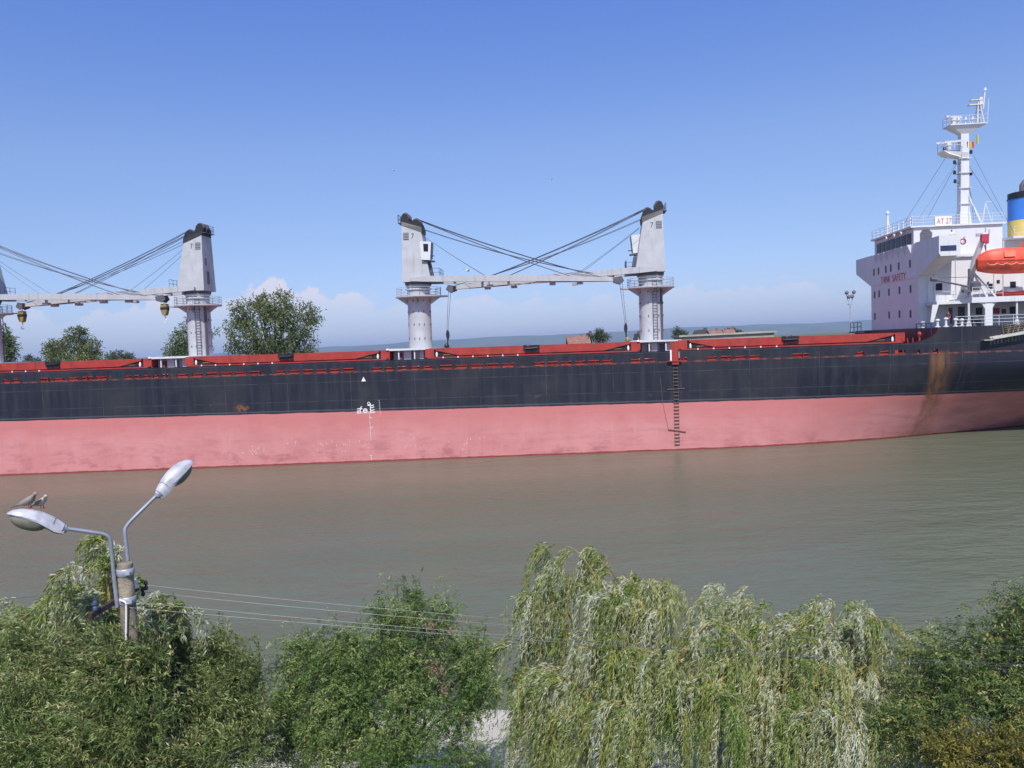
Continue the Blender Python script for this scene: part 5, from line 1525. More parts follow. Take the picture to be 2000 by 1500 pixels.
def bez(pts, n=24):
    pts = [Vector(p_) for p_ in pts]
    out = []
    for i in range(len(pts) - 1):
        p0, p1, p2, p3 = pts[max(i - 1, 0)], pts[i], pts[i + 1], pts[min(i + 2, len(pts) - 1)]
        for k in range(n // (len(pts) - 1) + 1):
            t = k / (n // (len(pts) - 1) + 1)
            out.append(0.5 * ((2 * p1) + (-p0 + p2) * t + (2 * p0 - 5 * p1 + 4 * p2 - p3) * t * t + (-p0 + 3 * p1 - 3 * p2 + p3) * t ** 3))
    out.append(pts[-1]); return out
armL = [Lp(229, 1186, -0.10), Lp(222, 1120, -0.10), Lp(218.5, 1080, -0.11), Lp(216, 1058, -0.12), Lp(211, 1048, -0.14), Lp(201, 1043, -0.17), Lp(170, 1038, -0.26), Lp(120, 1031, -0.40)]
armR = [Lp(257, 1180, 0.12), Lp(251, 1110, 0.12), Lp(246, 1060, 0.13), Lp(244, 1040, 0.14), Lp(246, 1030, 0.16), Lp(256, 1017, 0.2), Lp(280, 993, 0.3), Lp(312, 962, 0.42)]
for a in (armL, armR):
    q_ = MB(); q_.tube([p_ - off for p_ in bez(a, 42)], 0.026, 12); q_.build('arm', galv, lamp, smooth=60)
head_m = paint('lamp_shell', (0.45, 0.45, 0.50), 0.38, 0.22, 7, streak=0.4, dirt=(0.22, 0.20, 0.18))
lens_m = paint('lamp_bowl', (0.17, 0.165, 0.13), 0.25, 0.15, 9)
def lamp_head(base, tip_, up, L_, label):
    base, tip_ = Vector(base) - off, Vector(tip_) - off
    x = (tip_ - base).normalized(); u = (Vector(up) - x * Vector(up).dot(x)).normalized(); y = u.cross(x)
    Mx = Matrix(((x.x, y.x, u.x, base.x), (x.y, y.y, u.y, base.y), (x.z, y.z, u.z, base.z), (0, 0, 0, 1)))
    prof = [(-0.02, 0.045, 0.05, -0.07), (0.03, 0.07, 0.075, -0.085), (0.10, 0.09, 0.10, -0.085), (0.20, 0.115, 0.13, -0.06), (0.34, 0.145, 0.15, -0.035), (0.48, 0.155, 0.145, -0.03), (0.60, 0.14, 0.115, -0.025), (0.69, 0.10, 0.07, -0.02), (0.735, 0.045, 0.02, -0.015), (0.745, 0.01, -0.005, -0.012)]
    prof = [(a_ * 0.95, b_ * 0.92, c_ * 0.92, d_) for a_, b_, c_, d_ in prof]
    rs = []
    for xx, wd, hh, lo in prof:
        ring = []
        for k in range(20):
            a = math.pi * k / 19
            ring.append(Mx @ Vector((xx, wd * math.cos(a), hh * (math.sin(a) ** 0.8))))
        ring += [Mx @ Vector((xx, -wd * 1.02, -0.012)), Mx @ Vector((xx, -wd * 0.9, lo)), Mx @ Vector((xx, wd * 0.9, lo)), Mx @ Vector((xx, wd * 1.02, -0.012))]
        rs.append(ring)
    q_ = MB(); q_.rings(rs); hd = q_.build('lamp_head', head_m, lamp, smooth=35)
    q_ = MB(); q_.rings([[Mx @ Vector((xx, wd * math.cos(a), -0.01 + hh * math.sin(a))) for a in np.linspace(0, 2 * math.pi, 17)[:-1]] for xx, wd, hh in ((-0.05, 0.034, 0.034), (-0.01, 0.052, 0.056), (0.012, 0.070, 0.078))]); q_.build('lamp_collar', galv, hd, smooth=40)
    q_ = MB(); q_.tube([Mx @ Vector((0.14, 0.098 * math.cos(a), 0.106 * math.sin(a) ** 0.8)) for a in np.linspace(0.02, math.pi - 0.02, 17)], 0.0035, 5); q_.build('shell_seam', M['dgrey'], hd)
    rs = []
    for xx in np.linspace(0.20, 0.66, 12):
        t = (xx - 0.43) / 0.235
        kk = math.sqrt(max(0.02, 1 - t * t))
        rs.append([Mx @ Vector((xx, 0.125 * kk * math.cos(a), -0.02 - 0.125 * kk * max(0, math.sin(a)))) for a in np.linspace(-0.25, math.pi + 0.25, 15)])
    q_ = MB(); q_.rings(rs); q_.build('lamp_bowl', lens_m, hd, smooth=60)
    return Mx
ML = lamp_head(Lp(125, 1032, -0.385), Lp(29, 1007, -0.62), (0.06, 0.42, 1), 0.75, '')
MR = lamp_head(Lp(309, 965, 0.41), Lp(362, 911, 0.80), (-0.62, -0.75, 0.55), 0.75, '')
# cross arm, brackets, insulators, cable conduits
q_ = MB()
a, b2 = Lp(185, 1198, -0.42) - off, Lp(268, 1148, 0.42) - off
d = (b2 - a).normalized(); sd_ = Vector((-d.y, d.x, 0)).normalized()
for s_ in (-1,):
    ra = [a + sd_ * 0.15 + Vector((0, 0, z)) for z in (-0.035, 0.035)] + [a + sd_ * 0.20 + Vector((0, 0, z)) for z in (0.035, -0.035)]
    rb2 = [b2 + sd_ * 0.15 + Vector((0, 0, z)) for z in (-0.035, 0.035)] + [b2 + sd_ * 0.20 + Vector((0, 0, z)) for z in (0.035, -0.035)]
ra = [a + sd_ * w_ - Vector((0, 0.12, 0)) + Vector((0, 0, z)) for w_, z in ((-0.03, -0.035), (0.03, -0.035), (0.03, 0.035), (-0.03, 0.035))]
rb2 = [b2 + sd_ * w_ + Vector((0, 0.0, 0)) + Vector((0, 0, z)) for w_, z in ((-0.03, -0.035), (0.03, -0.035), (0.03, 0.035), (-0.03, 0.035))]
q_.loft(ra, rb2); q_.build('cross_arm', paint('rusty_angle_iron', (0.055, 0.035, 0.03), 0.8, 0.3, 8), lamp)
def insul(px, py, dy, mt_, r_=0.045):
    c = Lp(px, py, dy) - off
    q_ = MB(); q_.lathe([(r_ * 0.4, c.z - 0.075), (r_, c.z - 0.06), (r_, c.z - 0.025), (r_ * 0.62, c.z - 0.01), (r_ * 0.62, c.z + 0.01), (r_, c.z + 0.02), (r_ * 0.85, c.z + 0.055), (r_ * 0.3, c.z + 0.07)], (c.x, c.y), 14)
    q_.build('insulator', mt_, lamp, smooth=40)
insul(264.5, 1140, 0.36, M['mark']); insul(285, 1143, 0.55, M['blk'], 0.028); insul(279, 1155, 0.5, M['blk'], 0.028); insul(186, 1183, -0.45, paint('blue_insulator', (0.06, 0.085, 0.20), 0.4), 0.034)
q_ = MB()
cz = Lp(262, 1165, 0.05) - off
q_.tube([p_ - off for p_ in bez([Lp(234, 1172, -0.14), Lp(245, 1177, -0.16), Lp(246.5, 1190, -0.15), Lp(246.5, 1260, -0.15), Lp(249, 1330, -0.15)], 20)], 0.013, 6)
q_.build('cable', M['mark'], lamp)
q_ = MB(); q_.tube([p_ - off for p_ in bez([Lp(247, 1179, -0.15), Lp(258, 1178, -0.05), Lp(262, 1165, 0.05), Lp(264, 1180, 0.06), Lp(268, 1205, 0.06), Lp(266, 1218, 0.06)], 20)], 0.013, 6); q_.build('cable', M['mark'], lamp)
# overhead wires
wire_m = paint('overhead_wire', (0.085, 0.095, 0.105), 0.45, 0.15, 9, metal=0.4)
def oh(p0, p1, d0, d1, sag, label):
    a, b2 = Vector(wp(*p0, YL + d0)), Vector(wp(*p1, YL + d1))
    pts_ = [a.lerp(b2, t) - Vector((0, 0, sag * 4 * t * (1 - t))) for t in np.linspace(0, 1, 41)]
    q_ = MB(); q_.tube(pts_, 0.0036, 5); o = q_.build('overhead_wire', wire_m)
    tag(o, label, 'wire')
oh((287, 1143), (2300, 1268), 0.55, 1.4, 0.20, 'uppermost overhead wire running from the black insulator at the street lamp')
oh((281, 1156), (2300, 1277), 0.5, 1.25, 0.20, 'second overhead wire just under the uppermost one from the street lamp')
oh((262, 1176), (2300, 1307), 0.1, 1.0, 0.15, 'third overhead wire tied to the pole just below the cross arm')
oh((246, 1186), (2300, 1312), -0.11, 0.8, 0.13, 'lowest overhead wire fixed low on the front of the lamp pole')
oh((-300, 1195), (262, 1140), 0.9, 0.34, 0.05, 'overhead wire ending at the white insulator')
oh((-300, 1212), (186, 1181), -0.2, -0.45, 0.05, 'overhead wire ending at the blue insulator')
# doves on the lamp head
dove_m = paint('dove_grey', (0.27, 0.235, 0.21), 0.8, 0.12, 30)
dove_p = paint('dove_pale', (0.45, 0.41, 0.35), 0.8, 0.12, 30)
dove_d = paint('dove_dark', (0.10, 0.085, 0.08), 0.8, 0.2, 30)
def dove(pxf, pyf, dy, yaw, sc_, label, mt_, lean=0.0):
    f = Lp(pxf, pyf, dy)
    o = empty('dove', loc=f); tag(o, label, 'bird', 'doves on the lamp head')
    o.rotation_euler = (0, 0, yaw)
    st = [(-0.11, 0.052, 0.018, 0.018), (-0.07, 0.062, 0.036, 0.034), (-0.02, 0.078, 0.048, 0.046), (0.03, 0.098, 0.050, 0.050), (0.07, 0.122, 0.040, 0.042), (0.088, 0.147, 0.026, 0.028), (0.098, 0.165, 0.026, 0.026), (0.112, 0.172, 0.022, 0.022), (0.126, 0.170, 0.010, 0.011), (0.131, 0.169, 0.003, 0.004)]
    rs = [[(x * sc_, wy * math.cos(a) * sc_, (z + wz * math.sin(a)) * sc_) for a in np.linspace(0, 2 * math.pi, 15)[:-1]] for x, z, wy, wz in st]
    q_ = MB(); q_.rings(rs); q_.build('body', mt_, o, smooth=70)
    q_ = MB(); q_.loft([(-0.10 * sc_, -0.018 * sc_, 0.056 * sc_), (-0.10 * sc_, 0.018 * sc_, 0.056 * sc_), (-0.10 * sc_, 0.018 * sc_, 0.044 * sc_), (-0.10 * sc_, -0.018 * sc_, 0.044 * sc_)], [(-0.225 * sc_, -0.028 * sc_, 0.018 * sc_), (-0.225 * sc_, 0.028 * sc_, 0.018 * sc_), (-0.225 * sc_, 0.028 * sc_, 0.011 * sc_), (-0.225 * sc_, -0.028 * sc_, 0.011 * sc_)]); q_.build('tail', dove_d, o)
    for sg in (-1, 1):
        rs = [[(x * sc_, sg * (wy + 0.010 * math.cos(a)) * sc_, (z + hz * math.sin(a)) * sc_) for a in np.linspace(0, 2 * math.pi, 9)[:-1]] for x, z, wy, hz in ((0.06, 0.108, 0.036, 0.016), (0.02, 0.098, 0.046, 0.032), (-0.05, 0.074, 0.040, 0.026), (-0.11, 0.053, 0.024, 0.012), (-0.155, 0.04, 0.012, 0.004))]
        q_ = MB(); q_.rings(rs); q_.build('wing', dove_m, o, smooth=70)
        q_ = MB(); q_.tube([(0.015 * sc_, sg * 0.018 * sc_, 0.055 * sc_), (0.02 * sc_, sg * 0.018 * sc_, 0.0)], 0.005 * sc_, 5); q_.tube([(0.0, sg * 0.018 * sc_, 0.003), (0.045 * sc_, sg * 0.018 * sc_, 0.003)], 0.004 * sc_, 4); q_.build('leg', M['redtext'], o)
    q_ = MB(); q_.tube([(0.128 * sc_, 0, 0.169 * sc_), (0.150 * sc_, 0, 0.164 * sc_)], [0.005 * sc_, 0.0015 * sc_], 5); q_.build('beak', M['blk'], o)
    q_ = MB()
    for sg in (-1, 1): q_.lathe([(0.001, 0.172 * sc_), (0.004 * sc_, 0.175 * sc_), (0.001, 0.178 * sc_)], (0.114 * sc_, sg * 0.0185 * sc_), 6)
    q_.build('eyes', M['blk'], o)
    return o
dove(56, 993, -0.55, rad(-12), 1.15, 'grey dove with long tail perched nearest the tip of the lamp head', dove_m)
dove(81, 993, -0.42, rad(-25), 1.0, 'paler dove sitting upright behind the long tailed one on the lamp head', dove_p)
# gull over the jibs
def gull(px, py, Y, sc_, label):
    o = empty('gull', loc=wp(px, py, Y)); tag(o, label, 'bird', 'gulls in the air'); o.rotation_euler = (0.2, 0.15, rad(40))
    st = [(-0.22, 0.0, 0.01), (-0.14, 0.0, 0.045), (0.0, 0.0, 0.065), (0.12, 0.01, 0.055), (0.18, 0.02, 0.04), (0.22, 0.015, 0.012)]
    q_ = MB(); q_.rings([[(x * sc_, r_ * math.cos(a) * sc_, (z + r_ * math.sin(a)) * sc_) for a in np.linspace(0, 2 * math.pi, 9)[:-1]] for x, z, r_ in st]); q_.build('body', M['mark'], o, smooth=60)
    for sg in (-1, 1):
        q_ = MB(); rs = []
        for y, z, x, c in ((0.04, 0.03, 0.03, 0.10), (0.25, 0.13, 0.05, 0.09), (0.45, 0.12, 0.0, 0.065), (0.65, 0.05, -0.08, 0.01)):
            rs.append([((x + c) * sc_, sg * y * sc_, z * sc_), (x * sc_, sg * y * sc_, (z + 0.012) * sc_), ((x - c) * sc_, sg * y * sc_, z * sc_), (x * sc_, sg * y * sc_, (z - 0.008) * sc_)])
        q_.rings(rs); q_.build('wing', M['lgrey'], o, smooth=50)
gull(913, 529, 70, 1.0, 'white gull flying between two cranes above their crossing jibs')
gull(768, 333, 120, 0.9, 'gull high in open sky above the crane with the near side cab')
gull(1076, 350, 120, 0.9, 'gull high in open sky above the crossing wires of two cranes')

# ================================================================== near bank trees
GZ = 2.0
def px_scale(Y): return Y / F
def near_blob(px, py, rx, ry, Y, dm=None):
    c = wp(px, py, Y); k = px_scale(Y)
    return (c, (rx * k, dm if dm else 0.8 * max(rx, ry) * k, ry * k))
def trunk_to(o, off, bl, x0, h0, r0, mat=None):
    tk = MB()
    base = Vector((0, 0, -0.1)); fork = Vector((0.1, 0.05, h0))
    tk.tube([base, Vector((0.05, 0, h0 * 0.5)), fork], [r0, r0 * 0.8, r0 * 0.62], 12)
    for c, r_ in bl:
        c = Vector(c)
        if c.z < 0.5: continue
        f = fork if c.z > h0 else Vector((0.05, 0, max(0.4, c.z * 0.5)))
        midp = f.lerp(c, 0.5) + Vector((random.uniform(-0.15, 0.15), random.uniform(-0.1, 0.1), 0.12))
        tk.tube([f, midp, c, c + Vector((0, 0, r_[2] * 0.7))], [r0 * 0.34, r0 * 0.22, r0 * 0.12, 0.008], 7)
    return tk.build('trunk', mat or bark, o, smooth=50)
sn_leaf = leaf_material('silver_willow_leaf', [(0, (0.10, 0.20, 0.045)), (0.25, (0.19, 0.29, 0.065)), (0.45, (0.31, 0.36, 0.11)), (0.62, (0.37, 0.42, 0.21)), (0.82, (0.52, 0.56, 0.38)), (1, (0.70, 0.72, 0.58))], 0.36, 0.42)
ol_leaf = leaf_material('olive_leaf', [(0, (0.055, 0.10, 0.026)), (0.4, (0.12, 0.185, 0.048)), (0.75, (0.235, 0.285, 0.085)), (1, (0.48, 0.46, 0.20))], 0.20, 0.40)
gr_leaf = leaf_material('fresh_leaf', [(0, (0.05, 0.11, 0.025)), (0.4, (0.11, 0.185, 0.045)), (0.75, (0.20, 0.275, 0.08)), (1, (0.36, 0.40, 0.15))], 0.22, 0.42)
dk_leaf = leaf_material('ash_leaf', [(0, (0.05, 0.09, 0.026)), (0.4, (0.10, 0.155, 0.042)), (0.8, (0.21, 0.25, 0.075)), (1, (0.48, 0.42, 0.14))], 0.22, 0.40)
ye_leaf = leaf_material('yellowing_leaf', [(0, (0.10, 0.12, 0.03)), (0.5, (0.24, 0.22, 0.05)), (1, (0.45, 0.36, 0.06))], 0.35, 0.5)
yb = paint('golden_twig', (0.52, 0.37, 0.06), 0.6, 0.2, 8)
WIND = np.array([-0.55, 0.0, 0.06])

def willow(name, label, base_px, Y, limbs, ground, nstr, group=None, lenr=(0.8, 2.6), tintc=0.5, fork_h=2.6, dens=1.55):
    bx = wp(base_px, 1300, Y)[0]
    off = np.array([bx, Y, GZ])
    o = empty(name, loc=off); tag(o, label, 'tree', group)
    tk = MB()
    fork = Vector((0, 0, fork_h))
    tk.tube([(0, 0, -0.1), (0.08, 0.02, fork_h * 0.5), fork], [0.28, 0.22, 0.17], 12)
    paths = []
    for pts_, dY, n_ in limbs:
        P = [Vector(wp(px, py, Y + dY + 0.25 * math.sin(px * 0.05 + i_)) - off) for i_, (px, py) in enumerate(pts_)]
        full = bez([fork, fork.lerp(P[0], 0.55) + Vector((0, 0, -0.1))] + P, 40)
        nn = len(full)
        tk.tube(full, [max(0.004, 0.06 * (1 - i / nn) ** 1.5 + 0.003) for i in range(nn)], 6)
        paths.append((np.array([list(v) for v in full]), int(n_ * dens)))
    tk.build('trunk', paint(name + '_bark', (0.22, 0.17, 0.06), 0.8, 0.3, 6, bump=0.5), o, smooth=50)
    S = []; C = []
    K = 18
    for path, n_ in paths:
        nn = len(path)
        ii = (nn * (0.28 + 0.72 * rng.uniform(0, 1, n_) ** 0.8)).astype(int).clip(0, nn - 1)
        # strands gather in tresses: several share one origin and one sway
        nt = max(4, n_ // 7)
        tr_i = rng.integers(0, nt, n_)
        ii = ii[tr_i]
        p0 = path[ii] + rng.normal(size=(nt, 3))[tr_i] * np.array([0.24, 0.30, 0.08]) + rng.normal(size=(n_, 3)) * np.array([0.07, 0.08, 0.03])
        tg = norm(np.gradient(path, axis=0))[ii]
        sd0 = (rng.normal(size=(nt, 3)) * np.array([1, 1, 0.35]))[tr_i]
        side = norm(sd0 + rng.normal(size=(n_, 3)) * 0.25 + tg * 0.8 + np.array([-0.55, -0.25, 0.3]))
        L_ = rng.uniform(*lenr, nt)[tr_i] * rng.uniform(0.6, 1.15, n_)
        out = rng.uniform(0.10, 0.60, nt)[tr_i]
        sway = rng.uniform(0.02, 0.34, nt)[tr_i]
        t = np.linspace(0, 1, K)
        tt = t[None, :, None]
        arc = 1 - np.exp(-3.2 * tt)
        P = p0[:, None] + side[:, None] * out[:, None, None] * arc + np.array([0, 0, -1.0]) * (L_[:, None, None]) * np.clip(tt - 0.10 * np.sin(tt * 3.1), 0, 1) ** 1.25 + WIND * (L_ * sway)[:, None, None] * tt ** 1.6
        P += np.cumsum(rng.normal(size=P.shape) * 0.014, axis=1)
        P[:, :, 2] = np.maximum(P[:, :, 2], 0.25)
        S.append(P); C.append(rng.normal(tintc, 0.20, nt)[tr_i])
    S = np.concatenate(S); C = np.concatenate(C)
    twigs('branchlets', S[:: 2], yb, o, 0.0048, 0.0016)['kind'] = 'stuff'
    per = 4
    n, k, _ = S.shape
    fr_ = rng.uniform(0, 1, (n, k - 1, per, 1))
    Q = (S[:, :-1, None] * (1 - fr_) + S[:, 1:, None] * fr_).reshape(-1, 3)
    d = norm(S[:, 1:] - S[:, :-1])
    Dq = np.repeat(d[:, :, None], per, 2).reshape(-1, 3)
    m_ = len(Q)
    lt = np.clip(np.repeat(C + rng.normal(size=n) * 0.08, (k - 1) * per) + rng.normal(size=m_) * 0.16, 0, 1)
    keep = rng.uniform(0, 1, m_) > 0.2
    Dl = Dq * 0.8 + rng.normal(size=(m_, 3)) * 0.36 + WIND * 0.6
    leaves('crown', Q[keep], Dl[keep], rng.uniform(0.07, 0.14, m_)[keep], rng.uniform(0.013, 0.021, m_)[keep], lt[keep], sn_leaf, o, droop=0.2)
    return o

# weeping willow on the right, arching limbs seen against the river
WL = [([(1225, 1330), (1190, 1200), (1150, 1105), (1105, 1066), (1062, 1085), (1028, 1130)], 0.0, 110),
      ([(1250, 1310), (1235, 1200), (1190, 1110), (1160, 1100), (1130, 1135)], 0.4, 80),
      ([(1270, 1290), (1255, 1190), (1240, 1140), (1275, 1140), (1320, 1190)], -0.3, 150),
      ([(1200, 1330), (1130, 1230), (1085, 1165), (1060, 1160), (1040, 1190)], 0.3, 95),
      ([(1210, 1330), (1100, 1290), (1030, 1255), (985, 1252), (960, 1285)], 0.2, 90),
      ([(1230, 1340), (1190, 1250), (1195, 1170), (1220, 1160), (1260, 1190)], -0.8, 150),
      ([(1300, 1330), (1340, 1270), (1375, 1225), (1400, 1235), (1420, 1280)], -0.5, 130),
      ([(1180, 1390), (1110, 1330), (1060, 1310), (1030, 1340)], -0.9, 130),
      ([(1260, 1390), (1240, 1320), (1230, 1280), (1270, 1270), (1320, 1300)], -1.4, 170),
      ([(1150, 1430), (1110, 1390), (1085, 1390), (1070, 1430)], -1.3, 120),
      ([(1320, 1400), (1340, 1340), (1370, 1320), (1410, 1350)], -1.5, 150),
      ([(1260, 1440), (1230, 1390), (1200, 1380), (1180, 1420)], -1.9, 130)]
willow('weeping_willow', 'weeping willow with high arching golden limb and silvery hanging leaves', 1240, 17.0, WL, GZ, 0, 'willows along the near bank')
WR = [([(1560, 1360), (1500, 1260), (1450, 1180), (1410, 1162), (1375, 1185)], 0.4, 130),
      ([(1570, 1350), (1540, 1260), (1510, 1205), (1470, 1195), (1440, 1225)], -0.2, 150),
      ([(1590, 1340), (1595, 1260), (1600, 1215), (1570, 1215), (1530, 1250)], 0.2, 150),
      ([(1610, 1350), (1640, 1260), (1660, 1200), (1690, 1195), (1740, 1230), (1755, 1265)], 0.5, 90),
      ([(1620, 1370), (1690, 1300), (1740, 1265), (1790, 1235), (1805, 1250)], 0.1, 90),
      ([(1560, 1390), (1500, 1330), (1460, 1300), (1430, 1330)], -0.9, 170),
      ([(1590, 1400), (1590, 1330), (1620, 1290), (1660, 1320)], -1.0, 170),
      ([(1630, 1410), (1690, 1370), (1740, 1350), (1770, 1390)], -0.8, 140),
      ([(1550, 1430), (1500, 1400), (1470, 1390), (1440, 1430)], -1.5, 150),
      ([(1610, 1450), (1640, 1400), (1680, 1400), (1710, 1440)], -1.7, 140),
      ([(1580, 1450), (1560, 1410), (1590, 1380), (1620, 1420)], -2.0, 130),
      ([(1620, 1420), (1625, 1290), (1628, 1190), (1618, 1172), (1600, 1190)], 0.7, 30),
      ([(1540, 1370), (1450, 1290), (1390, 1240), (1350, 1240), (1325, 1275)], 0.6, 110),
      ([(1580, 1350), (1560, 1280), (1548, 1228), (1530, 1225), (1500, 1250)], 0.8, 120),
      ([(1620, 1360), (1650, 1280), (1670, 1240), (1660, 1235), (1630, 1260)], 0.7, 110),
      ([(1640, 1390), (1720, 1330), (1780, 1300), (1810, 1320)], 0.3, 100)]
willow('weeping_willow', 'low broad weeping willow with silver leaves beside the dark leaved ash', 1600, 17.5, WR, GZ, 0, 'willows along the near bank', tintc=0.62)
WLf = [([(130, 1340), (110, 1254), (95, 1199), (70, 1194), (40, 1224)], 0.2, 90),
       ([(160, 1340), (150, 1274), (130, 1229), (100, 1234), (80, 1269)], -0.2, 110),
       ([(90, 1340), (40, 1264), (5, 1214), (-40, 1224)], 0.0, 110),
       ([(60, 1370), (20, 1324), (-10, 1304), (-40, 1310)], -0.6, 120),
       ([(120, 1390), (70, 1320), (50, 1324), (20, 1340)], -0.9, 130)]
willow('weeping_willow', 'silvery willow bending in the wind left of the street lamp', 90, 13.6, WLf, GZ, 0, 'willows along the near bank', lenr=(0.5, 1.4), tintc=0.58)
WB = [([(225, 1300), (215, 1180), (205, 1110), (195, 1094), (182, 1105)], 0.0, 60),
      ([(230, 1300), (240, 1230), (215, 1160), (185, 1150), (165, 1180)], 0.1, 70),
      ([(250, 1310), (280, 1240), (310, 1190), (330, 1185), (335, 1215)], 0.0, 100),
      ([(250, 1320), (275, 1270), (300, 1225), (315, 1240)], -0.1, 90)]
willow('weeping_willow', 'thin willow shoots standing close behind the street lamp pole', 235, 12.4, WB, GZ, 0, 'willows along the near bank', lenr=(0.35, 0.9), tintc=0.6)

def bush(name, label, base_px, Y, blobs, n, k, slen, lsz, lw, mat, group, up=0.5, wind=0.25, per=2, spread=0.55, h0=2.2, r0=0.16, tint=(0.15, 0.75), dr=0.25, pinn=None):
    bx = wp(base_px, 1300, Y)[0]; off = np.array([bx, Y, GZ])
    o = empty(name, loc=off); tag(o, label, 'tree', group)
    bl = []
    for b in blobs:
        c, r_ = near_blob(b[0], b[1], b[2], b[3], Y + (b[4] if len(b) > 4 else 0.0))
        bl.append((c - off, r_))
    trunk_to(o, off, bl, 0, h0, r0)
    sub = []
    for c, r_ in bl:
        r_ = np.array(r_)
        for q in range(8):
            u = norm(rng.normal(size=3)) * rng.uniform(0.55, 0.95)
            sub.append((c + u * r_, tuple(r_ * rng.uniform(0.20, 0.46))))
        sub.append((c, tuple(r_ * 0.5)))
    P, i = shoots(sub, n, slen, k, up=up, wind=WIND * wind, droop=dr, shell=0.3, spread=0.5)
    # leaders that stand out of the crown
    nl_ = max(40, n // 13)
    C_ = np.array([b[0] for b in bl]); R_ = np.array([b[1] for b in bl])
    jj = rng.integers(0, len(bl), nl_)
    u = norm(rng.normal(size=(nl_, 3)) * np.array([1, 1, 0.5]) + np.array([0, 0, 0.9]))
    p0 = C_[jj] + u * R_[jj] * 0.85
    dl = norm(u * 0.6 + np.array([0, 0, 0.9]) + WIND * wind + rng.normal(size=(nl_, 3)) * 0.2)
    t_ = np.linspace(0, 1, k)[None, :, None]
    LL = (slen * (0.7 + 1.5 * rng.uniform(0, 1, nl_) ** 2))[:, None, None]
    P2 = p0[:, None] + dl[:, None] * t_ * LL + WIND * wind * t_ ** 2 * LL + np.array([0, 0, -0.25]) * t_ ** 3 * LL
    if not pinn:
        P2 = np.concatenate([P2, P2 + rng.normal(size=(nl_, 1, 3)) * 0.02, P2 + rng.normal(size=(nl_, 1, 3)) * 0.03]); nl_ *= 3
    P = np.concatenate([P, P2]); i = np.concatenate([i, rng.integers(0, len(sub), nl_)]); n = n + nl_
    P[:, :, 2] = np.maximum(P[:, :, 2], 0.15)
    twigs('branchlets', P[:: 2], bark, o, 0.006, 0.002)['kind'] = 'stuff'
    tb = rng.uniform(tint[0], tint[1], n) * 0.7 + rng.uniform(-0.2, 0.5, len(sub))[i]
    if pinn:
        nn, kk, _ = P.shape
        d = norm(np.gradient(P, axis=1)).reshape(-1, 3); Q = P.reshape(-1, 3)
        tq = np.repeat(tb, kk) + rng.normal(size=len(Q)) * 0.12
        rd = norm(d * 0.45 + rng.normal(size=d.shape) * 0.75 + np.array([0, 0, 0.15]) + WIND * wind)
        rl_ = pinn[0] * rng.uniform(0.7, 1.25, len(Q))
        pl_n = norm(np.cross(rd, rng.normal(size=rd.shape) * 0.5 + np.array([0, 0, 1.0])))       # side axis of each frond
        m = pinn[1]
        t_ = np.linspace(0.15, 1, m)[None, :, None]
        ax = Q[:, None] + rd[:, None] * t_ * rl_[:, None, None] + np.array([0, 0, -1.0]) * (t_ ** 2) * rl_[:, None, None] * 0.35
        axd = norm(np.gradient(ax, axis=1))
        out = []; dirs = []; tn = []
        for sg in (-1, 1):
            out.append(ax.reshape(-1, 3)); dirs.append((axd * 0.55 + sg * pl_n[:, None] * 0.85 + rng.normal(size=axd.shape) * 0.12 + np.array([0, 0, -0.12])).reshape(-1, 3)); tn.append(np.repeat(tq, m) + rng.normal(size=len(Q) * m) * 0.06)
        out = np.concatenate(out); dirs = np.concatenate(dirs); tn = np.concatenate(tn)
        leaves('crown', out, dirs, lsz * rng.uniform(0.8, 1.15, len(out)), lw * rng.uniform(0.85, 1.1, len(out)), tn, mat, o, droop=0.1)
        return o
    leafy('crown', P, lsz, lw, tb, mat, o, per=per, spread=spread, along=0.8)
    return o
LB = [(40, 1334, 80, 70, 0.9), (150, 1314, 70, 60, 0.7), (200, 1314, 36, 42, -0.75), (285, 1319, 50, 55, -0.6), (370, 1358, 55, 65, 0.9), (440, 1358, 40, 55, 1.1), (475, 1418, 40, 60, 1.0), (100, 1414, 110, 80, 0.0), (240, 1384, 80, 70, -0.9), (380, 1420, 90, 75, 0.3),
      (440, 1303, 16, 30, 1.2), (352, 1290, 18, 30, 0.9), (495, 1338, 14, 36, 1.2), (300, 1264, 30, 30, 0.4), (20, 1430, 80, 80, -0.6), (505, 1450, 28, 46, 0.8), (190, 1460, 170, 60, -1.0), (400, 1490, 120, 50, -0.5), (245, 1304, 26, 34, -0.85)]
bush('narrow_leaved_tree', 'olive green narrow leaved tree spreading round the street lamp pole', 262, 11.7, LB, 7400, 9, 0.42, 0.088, 0.0155, ol_leaf, None, up=0.55, wind=0.5, per=2, spread=0.5)
MBl = [(640, 1275, 70, 45), (700, 1285, 60, 55), (600, 1310, 50, 45), (770, 1205, 34, 52, 0.3), (812, 1190, 18, 28, 0.3), (775, 1260, 50, 45, 0.2), (850, 1250, 30, 40, 0.4), (875, 1300, 55, 55, 0.3), (790, 1320, 90, 60), (925, 1290, 30, 38, 0.4), (930, 1350, 35, 60, 0.3),
       (680, 1370, 100, 60, -0.5), (590, 1400, 60, 60, -0.2), (800, 1400, 80, 70, -0.6), (560, 1460, 45, 45, -0.5), (660, 1460, 110, 60, -0.9), (800, 1480, 90, 50, -1.0), (905, 1395, 40, 25, 0.2), (920, 1490, 50, 30, -0.4), (872, 1205, 8, 22, 0.4)]
bush('locust_tree', 'fresh green feathery leaved tree with brown seed tufts', 760, 15.2, MBl, 2300, 5, 0.40, 0.055, 0.019, gr_leaf, None, up=0.4, wind=0.2, tint=(0.1, 0.8), pinn=(0.20, 6))
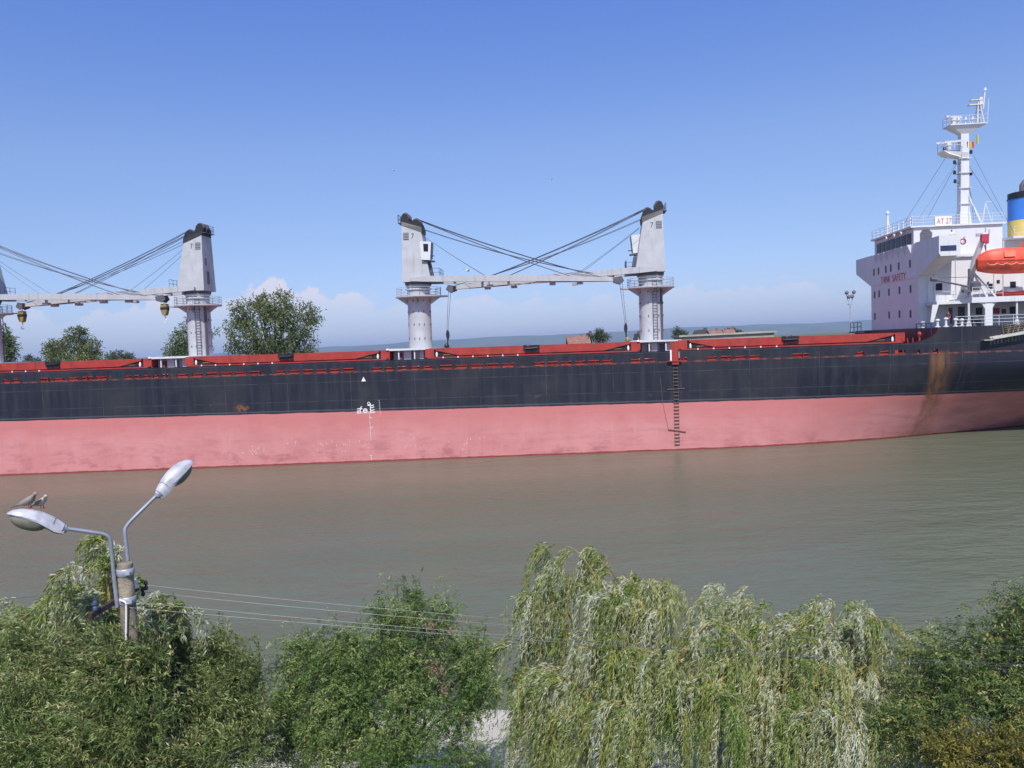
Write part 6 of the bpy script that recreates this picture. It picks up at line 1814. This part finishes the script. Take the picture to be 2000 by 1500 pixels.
RB = [(1880, 1330, 70, 60), (1830, 1290, 30, 38, 0.2), (1885, 1265, 28, 28, 0.2), (1935, 1290, 40, 48, 0.2), (1985, 1232, 20, 55, 0.3), (1990, 1322, 45, 70), (1830, 1370, 60, 60, -0.2), (1960, 1390, 60, 45, -0.2), (1800, 1420, 60, 60, -0.5), (1980, 1420, 45, 40, -0.3), (2060, 1272, 60, 110, 0.1), (2080, 1422, 80, 90, -0.4), (1870, 1490, 60, 30, -0.8)]
bush('ash_tree', 'dark feathery leaved ash with upright sprays beside the broad silver willow', 1960, 16.0, RB, 780, 5, 0.50, 0.085, 0.026, dk_leaf, None, up=0.7, wind=0.5, tint=(0.1, 0.75), pinn=(0.30, 6))
YB = [(1950, 1475, 70, 28), (1860, 1480, 45, 22), (2040, 1470, 60, 40)]
bush('yellowing_shrub', 'low shrub with yellowing leaves at the foot of the dark ash', 1950, 14.6, YB, 700, 8, 0.40, 0.08, 0.026, ye_leaf, None, up=0.4, wind=0.2, per=2, h0=0.8, r0=0.05)
# brown seed tufts in the locust
tuft = leaf_material('seed_tuft', [(0, (0.20, 0.11, 0.08)), (1, (0.36, 0.22, 0.17))], 0.2, 0.8)
loc_o = [o for o in bpy.data.objects if o.name.startswith('locust_tree')][0]
for px, py, n_ in ((845, 1222, 60), (856, 1310, 90), (868, 1345, 70), (880, 1228, 40), (845, 1300, 50)):
    c = wp(px, py, 14.75) - np.array(loc_o.location)
    stf = leaves('seed_tuft', c + rng.normal(size=(n_, 3)) * np.array([0.05, 0.05, 0.07]), rng.normal(size=(n_, 3)) + np.array([0, 0, -0.7]), 0.06, 0.022, rng.uniform(0, 1, n_), tuft, loc_o); stf['kind'] = 'stuff'

# ------------------------------------------------------------------ haze: one closed box of even, thin air
hz = MB(); hz.box(-13500, 13500, -400, 16800, -7, 165)
hm = bpy.data.materials.new('river_haze'); hm.use_nodes = True
hn = hm.node_tree; hn.nodes.remove(hn.nodes['Principled BSDF'])
pv = hn.nodes.new('ShaderNodeVolumePrincipled')
pv.inputs['Color'].default_value = (0.55, 0.70, 1.0, 1)
pv.inputs['Density'].default_value = 1.15e-4
pv.inputs['Anisotropy'].default_value = 0.0
hn.links.new(pv.outputs[0], hn.nodes['Material Output'].inputs['Volume'])
ho = hz.build('haze', hm); ho['kind'] = 'stuff'; ho['label'] = 'thin blue haze over the river plain'
